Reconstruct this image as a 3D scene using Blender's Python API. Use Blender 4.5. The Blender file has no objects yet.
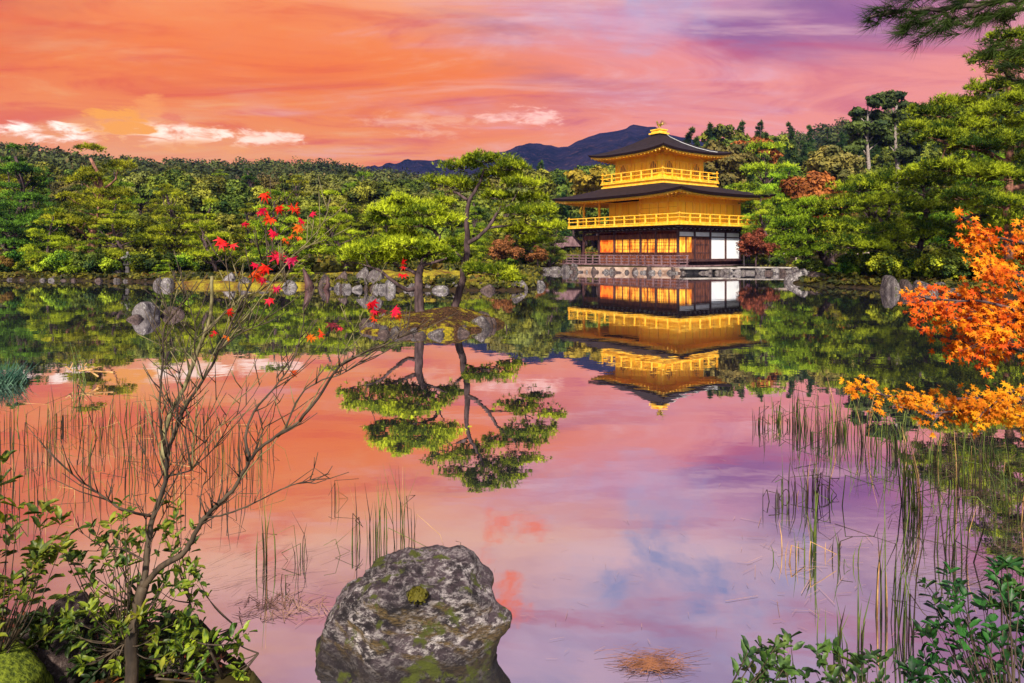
import bpy, math, random
import numpy as np
from mathutils import Vector, Matrix, noise as mn

# ------------------------------------------------------------------ camera
F = 683.0; H0 = 252.0; CH = 1.6
sc = bpy.context.scene
COL = sc.collection
cam = bpy.data.objects.new('camera', bpy.data.cameras.new('camera')); COL.objects.link(cam)
cam.location = (0, 0, CH); cam.rotation_euler = (math.radians(90), 0, 0)
cam.data.sensor_width = 36; cam.data.lens = 36 * F / 1024
cam.data.shift_y = -(341.5 - H0) / 1024
cam.data.clip_start = 0.05; cam.data.clip_end = 12000
sc.camera = cam

def P(px, py, d): return Vector(((px - 512) * d / F, d, CH - (py - H0) * d / F))
def G(px, d, z=0.0): return Vector(((px - 512) * d / F, d, z))

# ------------------------------------------------------------------ node helpers
class NT:
    def __init__(s, tree): s.t = tree; s.n = tree.nodes; s.l = tree.links
    def add(s, typ, **kw):
        nd = s.n.new(typ)
        for k, v in kw.items(): setattr(nd, k, v)
        return nd
    def link(s, a, b): s.l.new(a, b)
    def val(s, sock, v):
        if isinstance(v, bpy.types.NodeSocket): s.l.new(v, sock)
        elif isinstance(v, (tuple, list)) and sock.type == 'RGBA' and len(v) == 3: sock.default_value = (*v, 1)
        else: sock.default_value = v
    def math(s, op, a, b=0.0, c=0.0, clamp=False):
        m = s.add('ShaderNodeMath', operation=op, use_clamp=clamp)
        s.val(m.inputs[0], a); s.val(m.inputs[1], b); s.val(m.inputs[2], c)
        return m.outputs[0]
    def mix(s, f, a, b, blend='MIX'):
        m = s.add('ShaderNodeMix', data_type='RGBA', blend_type=blend); m.clamp_factor = True
        s.val(m.inputs[0], f); s.val(m.inputs[6], a); s.val(m.inputs[7], b)
        return m.outputs[2]
    def noise(s, vec, scale, detail=4, rough=.55, dist=0.0):
        m = s.add('ShaderNodeTexNoise')
        if vec is not None: s.l.new(vec, m.inputs['Vector'])
        m.inputs['Scale'].default_value = scale; m.inputs['Detail'].default_value = detail
        m.inputs['Roughness'].default_value = rough; m.inputs['Distortion'].default_value = dist
        return m.outputs['Fac']
    def ramp(s, f, stops):
        m = s.add('ShaderNodeValToRGB'); e = m.color_ramp.elements
        while len(e) < len(stops): e.new(.5)
        for el, (p, c) in zip(e, stops):
            el.position = p; el.color = (*c, 1) if isinstance(c, (tuple, list)) else (c, c, c, 1)
        s.val(m.inputs[0], f); return m.outputs[0]
    def smooth(s, v, a, b):
        m = s.add('ShaderNodeMapRange', interpolation_type='SMOOTHSTEP'); m.clamp = True
        s.val(m.inputs[0], v); m.inputs[1].default_value = a; m.inputs[2].default_value = b
        return m.outputs[0]
    def map(s, vec, scale=(1, 1, 1), loc=(0, 0, 0), rot=(0, 0, 0)):
        m = s.add('ShaderNodeMapping'); s.l.new(vec, m.inputs[0])
        m.inputs['Scale'].default_value = scale; m.inputs['Location'].default_value = loc; m.inputs['Rotation'].default_value = rot
        return m.outputs[0]

def srgb(r, g, b):
    return tuple(((c / 255) / 12.92 if c / 255 <= .04045 else ((c / 255 + .055) / 1.055) ** 2.4) for c in (r, g, b))

# ------------------------------------------------------------------ world / sky
SUN_EL = math.radians(38); SUN_AZ = math.radians(188)   # azimuth measured from +Y towards +X: behind the camera, a little left
world = bpy.data.worlds.new('World'); sc.world = world; world.use_nodes = True
w = NT(world.node_tree); w.n.clear()
out = w.add('ShaderNodeOutputWorld')
sky = w.add('ShaderNodeTexSky', sky_type='NISHITA'); sky.sun_disc = False
sky.sun_elevation = SUN_EL; sky.sun_rotation = SUN_AZ
bg1 = w.add('ShaderNodeBackground'); w.link(sky.outputs[0], bg1.inputs[0]); bg1.inputs[1].default_value = 0.05
tc = w.add('ShaderNodeTexCoord'); dirv = tc.outputs['Generated']
sp = w.add('ShaderNodeSeparateXYZ'); w.link(dirv, sp.inputs[0]); X, Y, Z = sp.outputs
az = w.math('ARCTAN2', X, Y)                                   # 0 ahead, + right
el = w.math('ARCSINE', Z)
# cloud layer seen in perspective
zz = w.math('ADD', w.math('MAXIMUM', Z, 0.0), 0.12)
cmb = w.add('ShaderNodeCombineXYZ'); w.link(w.math('DIVIDE', X, zz), cmb.inputs[0]); w.link(w.math('DIVIDE', Y, zz), cmb.inputs[1])
cl = cmb.outputs[0]
n1 = w.noise(w.map(cl, (0.55, 0.9, 1), rot=(0, 0, .45)), 1.0, 6, .55, .5)
n2 = w.noise(w.map(cl, (.8, 1.9, 1), (3, 7, 0), (0, 0, .35)), 1.3, 7, .6, .7)
n3 = w.noise(w.map(dirv, (1, 1, 2.2), (4, 1, 2)), 5.0, 6, .6, .3)
wob = w.math('MULTIPLY', w.math('SUBTRACT', n1, .5), .22)
elw = w.math('ADD', el, wob)
left = w.ramp(w.math('DIVIDE', elw, .7), [(0, srgb(255, 196, 130)), (.14, srgb(255, 180, 100)), (.22, srgb(255, 150, 50)), (.34, srgb(255, 130, 22)),
            (.44, srgb(255, 150, 80)), (.54, srgb(255, 194, 160)), (.72, srgb(232, 182, 190)), (.86, srgb(160, 145, 190)), (1, srgb(125, 125, 185))])
right = w.ramp(w.math('DIVIDE', elw, .7), [(0, srgb(255, 176, 140)), (.12, srgb(255, 162, 128)), (.25, srgb(254, 156, 130)), (.36, srgb(244, 152, 146)),
            (.46, srgb(206, 140, 172)), (.56, srgb(238, 200, 206)), (.72, srgb(200, 184, 214)), (.86, srgb(150, 152, 194)), (1, srgb(112, 122, 170))])
azw = w.math('ADD', az, w.math('MULTIPLY', w.math('SUBTRACT', n2, .5), .5))
base = w.mix(w.smooth(azw, -.22, .30), left, right)
# light veils and darker streaks
base = w.mix(w.math('MULTIPLY', w.smooth(n2, .50, .72), .55), base, w.mix(w.smooth(azw, -.5, .0), srgb(255, 176, 110), srgb(240, 190, 205)))
dk = w.math('MULTIPLY', w.smooth(n1, .44, .62), w.math('MULTIPLY', w.smooth(el, .16, .34), .8))
base = w.mix(dk, base, w.mix(w.smooth(azw, -.5, .1), srgb(184, 66, 44), srgb(120, 72, 138)))
st_ = w.noise(w.map(cl, (.7, 1.7, 1), (1, 2, 0), (0, 0, .7)), 1.2, 8, .60, 1.6)
base = w.mix(w.math('MULTIPLY', w.smooth(st_, .50, .72), .50), base, w.mix(w.smooth(azw, -.4, .1), srgb(255, 190, 110), srgb(250, 200, 200)))
base = w.mix(w.math('MULTIPLY', w.smooth(st_, .50, .30), .55), base, w.mix(w.smooth(azw, -.4, .1), srgb(232, 66, 10), srgb(200, 84, 112)))
# pale gaps low over the left hills and in the middle
nb = w.noise(w.map(dirv, (1, 1, 3.2), (4, 1, 2)), 26.0, 5, .62, .4)
nc = w.noise(w.map(dirv, (1, 1, 1.5), (1, 5, 2)), 9.0, 8, .6, .25)
def blob(a0, e0, ra, re, soft=.25, nz=.8, big=False):
    da = w.math('DIVIDE', w.math('SUBTRACT', az, a0), ra); de = w.math('DIVIDE', w.math('SUBTRACT', el, e0), re)
    r = w.math('ADD', w.math('MULTIPLY', da, da), w.math('MULTIPLY', de, de))
    r = w.math('ADD', r, w.math('MULTIPLY', w.math('SUBTRACT', nc if big else nb, .5), -2 * nz))
    return w.smooth(r, 1.0, soft)
def azel(px, py): return math.atan((px - 512) / F), math.atan((H0 - py) / math.hypot(F, px - 512))
for px, py, ra, re, c, st in [(50, 132, .055, .014, (255, 238, 220), .95), (165, 133, .11, .016, (255, 232, 208), 1), (262, 139, .07, .012, (255, 224, 200), .9),
                              (522, 117, .06, .016, (252, 205, 188), .7), (420, 125, .10, .018, (254, 190, 150), .5), (200, 147, .07, .012, (250, 165, 60), .85),
                              (118, 124, .046, .024, (255, 168, 8), 1.5), (150, 106, .022, .016, (252, 160, 60), .8), (176, 119, .018, .009, (236, 120, 60), .8)]:
    a0, e0 = azel(px, py)
    base = w.mix(w.math('MULTIPLY', blob(a0, e0, ra, re, -.5, 3.0), w.math('MULTIPLY', st, w.math('ADD', .55, w.math('MULTIPLY', n3, .9)))), base, tuple(q * (1.4 if c[2] > 150 else 1.1) for q in srgb(*c)))
# opening in the cloud higher up, seen in the pond: white fringe, blue core; and a lit orange cloud beside it
def mirror(px, py): return math.atan((px - 512) / F), math.atan((py - H0) / math.hypot(F, px - 512))
a0, e0 = mirror(680, 575)
base = w.mix(w.math('MULTIPLY', blob(a0, e0, .27, .15, -2.2, 3.0, True), .9), base, srgb(176, 184, 222))
base = w.mix(w.math('MULTIPLY', blob(a0, e0, .14, .07, -2.4, 3.2, True), 1.0), base, srgb(62, 118, 185))
a0, e0 = mirror(520, 565)
base = w.mix(w.math('MULTIPLY', blob(a0, e0, .075, .062, -.6, 4.0, True), 1.0), base, tuple(q * 1.15 for q in srgb(255, 118, 66)))
# high and behind the camera: neutral brightness out of view, added as fill light
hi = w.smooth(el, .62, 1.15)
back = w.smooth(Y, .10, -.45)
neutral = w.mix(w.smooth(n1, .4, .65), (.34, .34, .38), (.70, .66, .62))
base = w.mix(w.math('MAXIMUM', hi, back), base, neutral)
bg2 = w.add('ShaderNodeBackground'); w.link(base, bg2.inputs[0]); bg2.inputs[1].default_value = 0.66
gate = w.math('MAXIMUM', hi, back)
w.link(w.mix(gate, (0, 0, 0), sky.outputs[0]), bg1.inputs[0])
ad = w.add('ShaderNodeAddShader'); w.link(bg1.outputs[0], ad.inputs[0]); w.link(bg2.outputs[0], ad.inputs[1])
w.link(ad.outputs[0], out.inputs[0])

sun = bpy.data.objects.new('sun', bpy.data.lights.new('sun', 'SUN')); COL.objects.link(sun)
HAZE = 0.00013
sun.data.energy = 5.0; sun.data.angle = math.radians(3); sun.data.color = (1.0, .89, .72)
sd = Vector((math.sin(SUN_AZ) * math.cos(SUN_EL), math.cos(SUN_AZ) * math.cos(SUN_EL), math.sin(SUN_EL)))
sun.rotation_euler = sd.to_track_quat('Z', 'Y').to_euler()
vs = sc.view_settings; vs.view_transform = 'Standard'; vs.look = 'None'; vs.exposure = 0.62; vs.gamma = 1.0; vs.use_curve_mapping = False
sc.cycles.max_bounces = 6; sc.cycles.transparent_max_bounces = 4; sc.cycles.diffuse_bounces = 3; sc.cycles.glossy_bounces = 3
sc.cycles.use_denoising = True
sc.cycles.caustics_reflective = False; sc.cycles.caustics_refractive = False

# ------------------------------------------------------------------ object helpers
def tag(o, label=None, cat=None, group=None, kind=None):
    if label: o['label'] = label
    if cat: o['category'] = cat
    if group: o['group'] = group
    if kind: o['kind'] = kind
    return o
def empty(name, loc, label, cat, group=None, rz=0.0):
    o = bpy.data.objects.new(name, None); COL.objects.link(o); o.location = loc; o.rotation_euler.z = rz
    o.empty_display_size = .1
    return tag(o, label, cat, group)
def npmesh(name, V, faces, mats, smooth=False, matidx=None):
    """faces: list of (n,k) int arrays"""
    me = bpy.data.meshes.new(name); V = np.asarray(V, np.float32).reshape(-1, 3)
    me.vertices.add(len(V)); me.vertices.foreach_set('co', V.ravel())
    fs = [np.asarray(f, np.int32) for f in faces if len(f)]
    loops = np.concatenate([f.ravel() for f in fs]); tot = np.concatenate([np.full(len(f), f.shape[1], np.int32) for f in fs])
    st = np.concatenate([[0], np.cumsum(tot)[:-1]]).astype(np.int32)
    me.loops.add(len(loops)); me.loops.foreach_set('vertex_index', loops)
    me.polygons.add(len(tot)); me.polygons.foreach_set('loop_start', st)
    for m in (mats if isinstance(mats, (list, tuple)) else [mats]): me.materials.append(m)
    if matidx is not None: me.polygons.foreach_set('material_index', np.asarray(matidx, np.int32))
    me.polygons.foreach_set('use_smooth', np.full(len(tot), smooth))
    me.update(calc_edges=True); me.validate()
    return me
def put(name, me, parent=None, loc=None):
    o = bpy.data.objects.new(name, me); COL.objects.link(o)
    if parent is not None: o.parent = parent
    if loc is not None: o.location = loc
    return o

class MB:
    def __init__(s): s.v = []; s.f = []; s.m = []
    def poly(s, pts, m=0):
        i = len(s.v); s.v += [tuple(p) for p in pts]; s.f.append(tuple(range(i, i + len(pts)))); s.m.append(m)
    def box(s, c, size, rz=0.0, m=0, taper=1.0):
        cx, cy, cz = c; sx, sy, sz = (q / 2 for q in size); ca, sa = math.cos(rz), math.sin(rz)
        i = len(s.v)
        for z, k in ((-sz, 1), (sz, taper)):
            for x, y in ((-sx, -sy), (sx, -sy), (sx, sy), (-sx, sy)):
                x *= k; y *= k
                s.v.append((cx + x * ca - y * sa, cy + x * sa + y * ca, cz + z))
        for f in ((3, 2, 1, 0), (4, 5, 6, 7), (0, 1, 5, 4), (1, 2, 6, 5), (2, 3, 7, 6), (3, 0, 4, 7)):
            s.f.append(tuple(i + k for k in f)); s.m.append(m)
        return s
    def span(s, x0, x1, y0, y1, z0, z1, m=0): return s.box(((x0 + x1) / 2, (y0 + y1) / 2, (z0 + z1) / 2), (abs(x1 - x0), abs(y1 - y0), abs(z1 - z0)), 0, m)
    def bar(s, a, b, wd, h=None, m=0):
        a = Vector(a); b = Vector(b); h = h or wd; d = (b - a).normalized()
        up = Vector((0, 0, 1)) if abs(d.z) < .95 else Vector((1, 0, 0))
        sx = d.cross(up).normalized(); sz = sx.cross(d)
        i = len(s.v)
        for p in (a, b):
            for q, r in ((-1, -1), (1, -1), (1, 1), (-1, 1)): s.v.append(tuple(p + sx * wd / 2 * q + sz * h / 2 * r))
        for f in ((3, 2, 1, 0), (4, 5, 6, 7), (0, 1, 5, 4), (1, 2, 6, 5), (2, 3, 7, 6), (3, 0, 4, 7)):
            s.f.append(tuple(i + k for k in f)); s.m.append(m)
        return s
    def tube(s, pts, radii, n=7, m=0, cap=True):
        pts = [Vector(p) for p in pts]; rings = []; ref = None
        for k, p in enumerate(pts):
            d = (pts[min(k + 1, len(pts) - 1)] - pts[max(k - 1, 0)]).normalized()
            if ref is None: ref = d.orthogonal().normalized()
            ref = (ref - d * ref.dot(d)).normalized(); q = d.cross(ref)
            r = radii[k] if hasattr(radii, '__len__') else radii
            i = len(s.v); rings.append(i)
            for j in range(n):
                a = 2 * math.pi * j / n; s.v.append(tuple(p + (ref * math.cos(a) + q * math.sin(a)) * r))
        for a, b in zip(rings, rings[1:]):
            for j in range(n):
                s.f.append((a + j, a + (j + 1) % n, b + (j + 1) % n, b + j)); s.m.append(m)
        if cap:
            s.f.append(tuple(rings[0] + j for j in reversed(range(n)))); s.m.append(m)
            s.f.append(tuple(rings[-1] + j for j in range(n))); s.m.append(m)
        return s
    def lathe(s, prof, c=(0, 0, 0), n=16, m=0, rot=0.0):
        rings = []
        for r, z in prof:
            i = len(s.v); rings.append(i)
            for j in range(n):
                a = rot + 2 * math.pi * j / n; s.v.append((c[0] + r * math.cos(a), c[1] + r * math.sin(a), c[2] + z))
        for a, b in zip(rings, rings[1:]):
            for j in range(n): s.f.append((a + j, a + (j + 1) % n, b + (j + 1) % n, b + j)); s.m.append(m)
        s.f.append(tuple(rings[0] + j for j in reversed(range(n)))); s.m.append(m)
        s.f.append(tuple(rings[-1] + j for j in range(n))); s.m.append(m)
        return s
    def mesh(s, name, mats, smooth=False):
        me = bpy.data.meshes.new(name); me.from_pydata(s.v, [], s.f)
        for q in (mats if isinstance(mats, (list, tuple)) else [mats]): me.materials.append(q)
        me.polygons.foreach_set('material_index', s.m)
        me.polygons.foreach_set('use_smooth', [smooth] * len(s.f)); me.update(); return me
    def build(s, name, mats, parent=None, smooth=False, loc=None): return put(name, s.mesh(name, mats, smooth), parent, loc)

# ------------------------------------------------------------------ materials
def mat(name):
    m = bpy.data.materials.new(name); m.use_nodes = True; t = NT(m.node_tree); b = t.n['Principled BSDF']
    return m, t, b
def bump(t, b, h, strength, dist=.02):
    n = t.add('ShaderNodeBump'); n.inputs['Strength'].default_value = strength; n.inputs['Distance'].default_value = dist
    t.link(h, n.inputs['Height']); t.link(n.outputs[0], b.inputs['Normal'])
def obj(t): return t.add('ShaderNodeTexCoord').outputs['Object']
def simple(name, c1, c2, scale=3, rough=.6, metal=0.0, bmp=0.0, stretch=(1, 1, 1), detail=4, spec=.3):
    m, t, b = mat(name); v = t.map(obj(t), stretch); n = t.noise(v, scale, detail, .6)
    t.val(b.inputs['Base Color'], t.mix(t.smooth(n, .32, .68), c1, c2)); b.inputs['Roughness'].default_value = rough
    b.inputs['Metallic'].default_value = metal; b.inputs['Specular IOR Level'].default_value = spec if rough < .85 else .06
    if bmp: bump(t, b, n, bmp)
    return m
def leafmat(name, dark, light, scale=.8, trans=.15, warm=None, fine=14.0, vary=.28):
    m, t, b = mat(name); o = obj(t)
    n = t.noise(o, scale, 2, .5); nf = t.noise(o, fine, 2, .5)
    f = t.math('ADD', t.math('MULTIPLY', n, .6), t.math('MULTIPLY', nf, .4))
    c = t.mix(t.smooth(f, .42, .62), dark, light)  # leaf tone variation, plus shadow contrast painted into the dark end
    if warm: c = t.mix(t.math('MULTIPLY', t.smooth(t.noise(o, scale * .6 + .2, 2), .56, .7), .6), c, warm)
    oi = t.add('ShaderNodeObjectInfo'); hs = t.add('ShaderNodeHueSaturation')
    t.val(hs.inputs['Hue'], t.math('ADD', .5, t.math('MULTIPLY', t.math('SUBTRACT', oi.outputs['Random'], .5), .07 * vary / .25)))
    t.val(hs.inputs['Value'], t.math('ADD', 1 - vary, t.math('MULTIPLY', t.math('FRACT', t.math('MULTIPLY', oi.outputs['Random'], 7.31)), vary * 2)))
    t.val(hs.inputs['Color'], c); c = hs.outputs[0]
    t.val(b.inputs['Base Color'], c); b.inputs['Roughness'].default_value = .6; b.inputs['Specular IOR Level'].default_value = .12
    tr = t.add('ShaderNodeBsdfTranslucent'); t.val(tr.inputs['Color'], c)
    mx = t.add('ShaderNodeMixShader'); mx.inputs[0].default_value = trans
    t.link(b.outputs[0], mx.inputs[1]); t.link(tr.outputs[0], mx.inputs[2]); t.link(mx.outputs[0], t.n['Material Output'].inputs[0])
    return m
M = {}
M['pine'] = leafmat('pine_needles', (.022, .06, .005), (.44, .56, .025), .9)
M['pine_bright'] = leafmat('bright_pine_needles', (.055, .10, .006), (.52, .62, .025), 1.2, vary=.1)
M['pine_edge'] = leafmat('mid_green_pine_needles', (.022, .055, .005), (.40, .48, .02), 1.0, vary=.02)
M['pine_dark'] = leafmat('dark_pine_needles', (.018, .045, .012), (.07, .12, .02), 1.2)
M['broad'] = leafmat('broadleaf_foliage', (.016, .036, .008), (.25, .28, .03), .5)
M['olive'] = leafmat('olive_foliage', (.06, .07, .02), (.30, .28, .055), .5)
M['conifer'] = leafmat('conifer_foliage', (.012, .035, .014), (.075, .13, .025), .6)
M['autumn'] = leafmat('autumn_foliage', (.16, .06, .012), (.42, .17, .03), .8)
M['redmaple'] = leafmat('dull_red_foliage', (.09, .035, .012), (.32, .12, .04), 1.6)
M['crimson'] = leafmat('crimson_foliage', (.5, .01, .02), (.7, .03, .05), 2)
M['golden'] = leafmat('yellowing_foliage', (.16, .14, .015), (.42, .34, .03), .6)
M['pine_warm'] = leafmat('yellow_green_pine_needles', (.025, .045, .005), (.46, .48, .02), .9)
M['pine_cool'] = leafmat('deep_green_pine_needles', (.010, .035, .008), (.22, .36, .03), .9)
M['bark'] = simple('grey_brown_bark', (.03, .02, .022), (.12, .08, .085), 9, .9, bmp=.6, stretch=(1, 1, .25))
M['bark_red'] = simple('reddish_pine_bark', (.10, .045, .035), (.32, .15, .11), 7, .9, bmp=.6, stretch=(1, 1, .3))
M['bark_pale'] = simple('pale_bark', (.16, .13, .12), (.32, .27, .25), 7, .9)
M['bark_green'] = simple('smooth_sapling_bark', (.022, .016, .013), (.085, .06, .04), 22, .7, bmp=.25, stretch=(1, 1, .3))
M['bark_young'] = simple('pale_green_twig_bark', (.08, .07, .03), (.22, .19, .09), 30, .7)

# water: calm pond surface
m, t, b = mat('pond_water'); M['water'] = m
o = obj(t)
fr = t.add('ShaderNodeLayerWeight'); fr.inputs[0].default_value = .5
t.val(b.inputs['Base Color'], (.035, .036, .045)); b.inputs['Roughness'].default_value = .6; b.inputs['Specular IOR Level'].default_value = 0
gl = t.add('ShaderNodeBsdfGlossy'); gl.inputs['Color'].default_value = (.97, .95, .97, 1); gl.inputs['Roughness'].default_value = .012
mx = t.add('ShaderNodeMixShader'); t.val(mx.inputs[0], t.math('ADD', .70, t.math('MULTIPLY', t.smooth(fr.outputs['Facing'], .35, .95), .20)))
t.link(b.outputs[0], mx.inputs[1]); t.link(gl.outputs[0], mx.inputs[2]); t.link(mx.outputs[0], t.n['Material Output'].inputs[0])
nn = t.math('ADD', t.noise(t.map(o, (1, 1.6, 1)), 1.3, 3, .5), t.math('MULTIPLY', t.noise(o, 7, 2, .5), .12))
bn = t.add('ShaderNodeBump'); bn.inputs['Strength'].default_value = .09; bn.inputs['Distance'].default_value = .012
t.link(nn, bn.inputs['Height']); t.link(bn.outputs[0], gl.inputs['Normal'])

# ground: moss, soil and leaf litter
m, t, b = mat('ground_moss_soil'); M['ground'] = m
o = obj(t); n = t.noise(o, .5, 6, .6); nf = t.noise(o, 5, 4, .6)
c = t.mix(t.smooth(n, .45, .62), (.035, .022, .012), (.045, .045, .010)); c = t.mix(t.smooth(nf, .45, .6), c, (.016, .014, .008))
t.val(b.inputs['Base Color'], c); b.inputs['Roughness'].default_value = .95; b.inputs['Specular IOR Level'].default_value = .03; bump(t, b, nf, .5, .05)
m, t, b = mat('bright_moss'); M['moss'] = m
o = obj(t); n = t.noise(o, 1.6, 5, .6); nf = t.noise(o, 22, 4, .6)
c = t.mix(t.smooth(n, .36, .62), (.11, .05, .018), (.30, .25, .02)); c = t.mix(t.smooth(nf, .50, .66), c, (.07, .06, .015))
t.val(b.inputs['Base Color'], c); b.inputs['Roughness'].default_value = .95; b.inputs['Specular IOR Level'].default_value = .03; bump(t, b, nf, .8, .03)
m, t, b = mat('islet_soil_and_moss'); M['islet'] = m
o = obj(t); n = t.noise(o, 2.6, 6, .65); nf = t.noise(o, 25, 4, .65)
c = t.mix(t.smooth(n, .50, .60), t.mix(t.smooth(nf, .4, .6), (.02, .013, .010), (.10, .05, .025)), t.mix(t.smooth(nf, .4, .65), (.32, .24, .015), (.10, .09, .015)))
t.val(b.inputs['Base Color'], c); b.inputs['Roughness'].default_value = .95; b.inputs['Specular IOR Level'].default_value = .03; bump(t, b, t.math('ADD', n, nf), 1.0, .05)
M['moss_green'] = simple('green_moss', (.03, .045, .01), (.16, .20, .02), 14, .95, bmp=.8, detail=6)

def rockmat(name, dark, mid, light, s=2.0, moss=None, strata=(1, 1, 1), rot=(0, 0, 0), thr=(.5, .62), flank=None, mt=(.60, .66), wet=False):
    m, t, b = mat(name); o = t.map(obj(t), strata, rot=rot); raw = obj(t)
    n1 = t.noise(o, s, 8, .65, .2); n2 = t.noise(o, s * 4, 10, .78, .1); n3 = t.noise(raw, s * 2.2, 5, .65); n4 = t.noise(o, s * 12, 5, .7)
    ge = t.add('ShaderNodeNewGeometry'); sz = t.add('ShaderNodeSeparateXYZ'); t.link(ge.outputs['Normal'], sz.inputs[0]); up = sz.outputs[2]
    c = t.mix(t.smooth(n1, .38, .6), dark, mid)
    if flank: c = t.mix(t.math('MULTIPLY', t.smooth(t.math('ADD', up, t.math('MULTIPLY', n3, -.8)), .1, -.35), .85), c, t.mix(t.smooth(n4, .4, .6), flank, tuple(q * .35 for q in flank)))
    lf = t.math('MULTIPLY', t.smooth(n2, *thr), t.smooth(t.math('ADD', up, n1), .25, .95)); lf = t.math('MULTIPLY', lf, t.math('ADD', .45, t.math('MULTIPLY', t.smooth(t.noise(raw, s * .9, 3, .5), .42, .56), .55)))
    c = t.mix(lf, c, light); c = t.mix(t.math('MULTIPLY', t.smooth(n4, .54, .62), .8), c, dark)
    if wet:
        pz = t.add('ShaderNodeSeparateXYZ'); t.link(raw, pz.inputs[0]); c = t.mix(t.math('MULTIPLY', t.smooth(t.math('ADD', pz.outputs[2], t.math('MULTIPLY', n1, -.12)), .07, .0), .75), c, dark)
    if moss: c = t.mix(t.math('MULTIPLY', t.smooth(n3, *mt), t.smooth(up, -.5, .3)), c, t.mix(n4, tuple(q * .3 for q in moss), moss))
    t.val(b.inputs['Base Color'], c); b.inputs['Roughness'].default_value = .8; b.inputs['Specular IOR Level'].default_value = .35
    bump(t, b, t.math('ADD', n1, t.math('ADD', t.math('MULTIPLY', n2, .6), t.math('MULTIPLY', n4, .3))), 1.0, .035)
    return m
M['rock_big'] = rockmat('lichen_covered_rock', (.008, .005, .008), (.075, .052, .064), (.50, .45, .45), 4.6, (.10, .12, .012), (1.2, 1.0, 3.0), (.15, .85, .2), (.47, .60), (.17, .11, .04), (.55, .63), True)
M['rock'] = rockmat('grey_shore_rock', (.022, .016, .02), (.10, .08, .085), (.32, .30, .29), 1.8, (.10, .12, .02))
M['rock_light'] = rockmat('pale_shore_rock', (.03, .025, .03), (.17, .15, .16), (.46, .44, .44), 1.8, (.12, .13, .02))
M['rock_brown'] = rockmat('brown_shore_rock', (.02, .013, .013), (.08, .05, .048), (.2, .15, .14), 1.8)

# pavilion materials
m, t, b = mat('gold_leaf_panels'); M['gold'] = m
o = obj(t); n = t.noise(t.map(o, (1, 1, .25)), 2.6, 5, .6); sq = t.noise(o, 9, 3, .5)
c = t.mix(t.smooth(n, .3, .7), (1.0, .52, .008), (1.0, .68, .03)); c = t.mix(t.math('MULTIPLY', t.smooth(sq, .5, .7), .3), c, (1.0, .72, .10)); c = t.mix(t.math('MULTIPLY', t.smooth(t.noise(t.map(o, (1, 1, .12)), 1.1, 5, .7), .54, .68), .45), c, (.72, .30, .01))
t.val(b.inputs['Base Color'], c); b.inputs['Metallic'].default_value = .0; b.inputs['Roughness'].default_value = .42; bump(t, b, sq, .15, .02)
M['gold_trim'] = simple('gold_leaf_trim', (.95, .47, .012), (1, .66, .09), 3, .38, .08, spec=.5)
m, t, b = mat('dark_shingles'); M['roof'] = m
o = obj(t); sx = t.add('ShaderNodeSeparateXYZ'); t.link(o, sx.inputs[0])
lay = t.math('SINE', t.math('MULTIPLY', sx.outputs[2], 70)); n = t.noise(o, 3, 6, .65)
c = t.mix(t.smooth(n, .35, .65), (.006, .004, .005), (.024, .014, .018)); c = t.mix(t.math('MULTIPLY', t.smooth(lay, .2, .9), .3), c, (.012, .008, .009))
t.val(b.inputs['Base Color'], c); b.inputs['Roughness'].default_value = .8; b.inputs['Specular IOR Level'].default_value = .2; bump(t, b, t.math('ADD', n, t.math('MULTIPLY', lay, .2)), .5, .05)
M['eave_edge'] = simple('shingle_edge', (.015, .008, .01), (.035, .02, .02), 6, .85, stretch=(1, 1, 6))
M['darkwood'] = simple('dark_timber', (.030, .014, .016), (.10, .045, .045), 5, .6, stretch=(1, 1, .3))
M['redwood'] = simple('red_brown_timber', (.07, .022, .015), (.22, .07, .035), 5, .55, stretch=(1, 1, .3))
M['purplewood'] = simple('weathered_rail_timber', (.09, .045, .055), (.26, .16, .18), 4, .65, stretch=(1, 1, .3))
M['plaster'] = simple('white_plaster', (.74, .74, .78), (.86, .86, .90), 2, .85)
M['shoji'] = simple('white_board', (.72, .78, .90), (.88, .90, .95), .7, .5)
M['stone'] = simple('pale_foundation_stone', (.20, .12, .09), (.50, .38, .32), 1.6, .85, bmp=.5)
M['stone_slab'] = simple('flat_stone_slab', (.24, .21, .2), (.45, .42, .4), 2, .85, bmp=.3)
m, t, b = mat('lamplit_interior_panel'); M['lit'] = m
o = obj(t); n = t.noise(t.map(o, (1.2, 1.2, .5)), 1.6, 4, .6)
c = t.mix(t.smooth(n, .36, .62), (.45, .09, .008), (1.0, .48, .05))
t.val(b.inputs['Base Color'], c); t.val(b.inputs['Emission Color'], c); b.inputs['Emission Strength'].default_value = .5; b.inputs['Roughness'].default_value = .3
m, t, b = mat('dim_lamplit_panel'); M['lit_dim'] = m
n = t.noise(obj(t), 2.2, 4, .6); c = t.mix(t.smooth(n, .4, .6), (.5, .06, .005), (.95, .2, .015))
t.val(b.inputs['Base Color'], c); t.val(b.inputs['Emission Color'], c); b.inputs['Emission Strength'].default_value = .45
M['metal'] = simple('pale_metal_cable', (.5, .5, .52), (.7, .7, .7), 5, .4, .6)
M['bronze'] = simple('gilt_bronze', (.25, .17, .04), (.5, .38, .10), 9, .4, .7)

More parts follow.
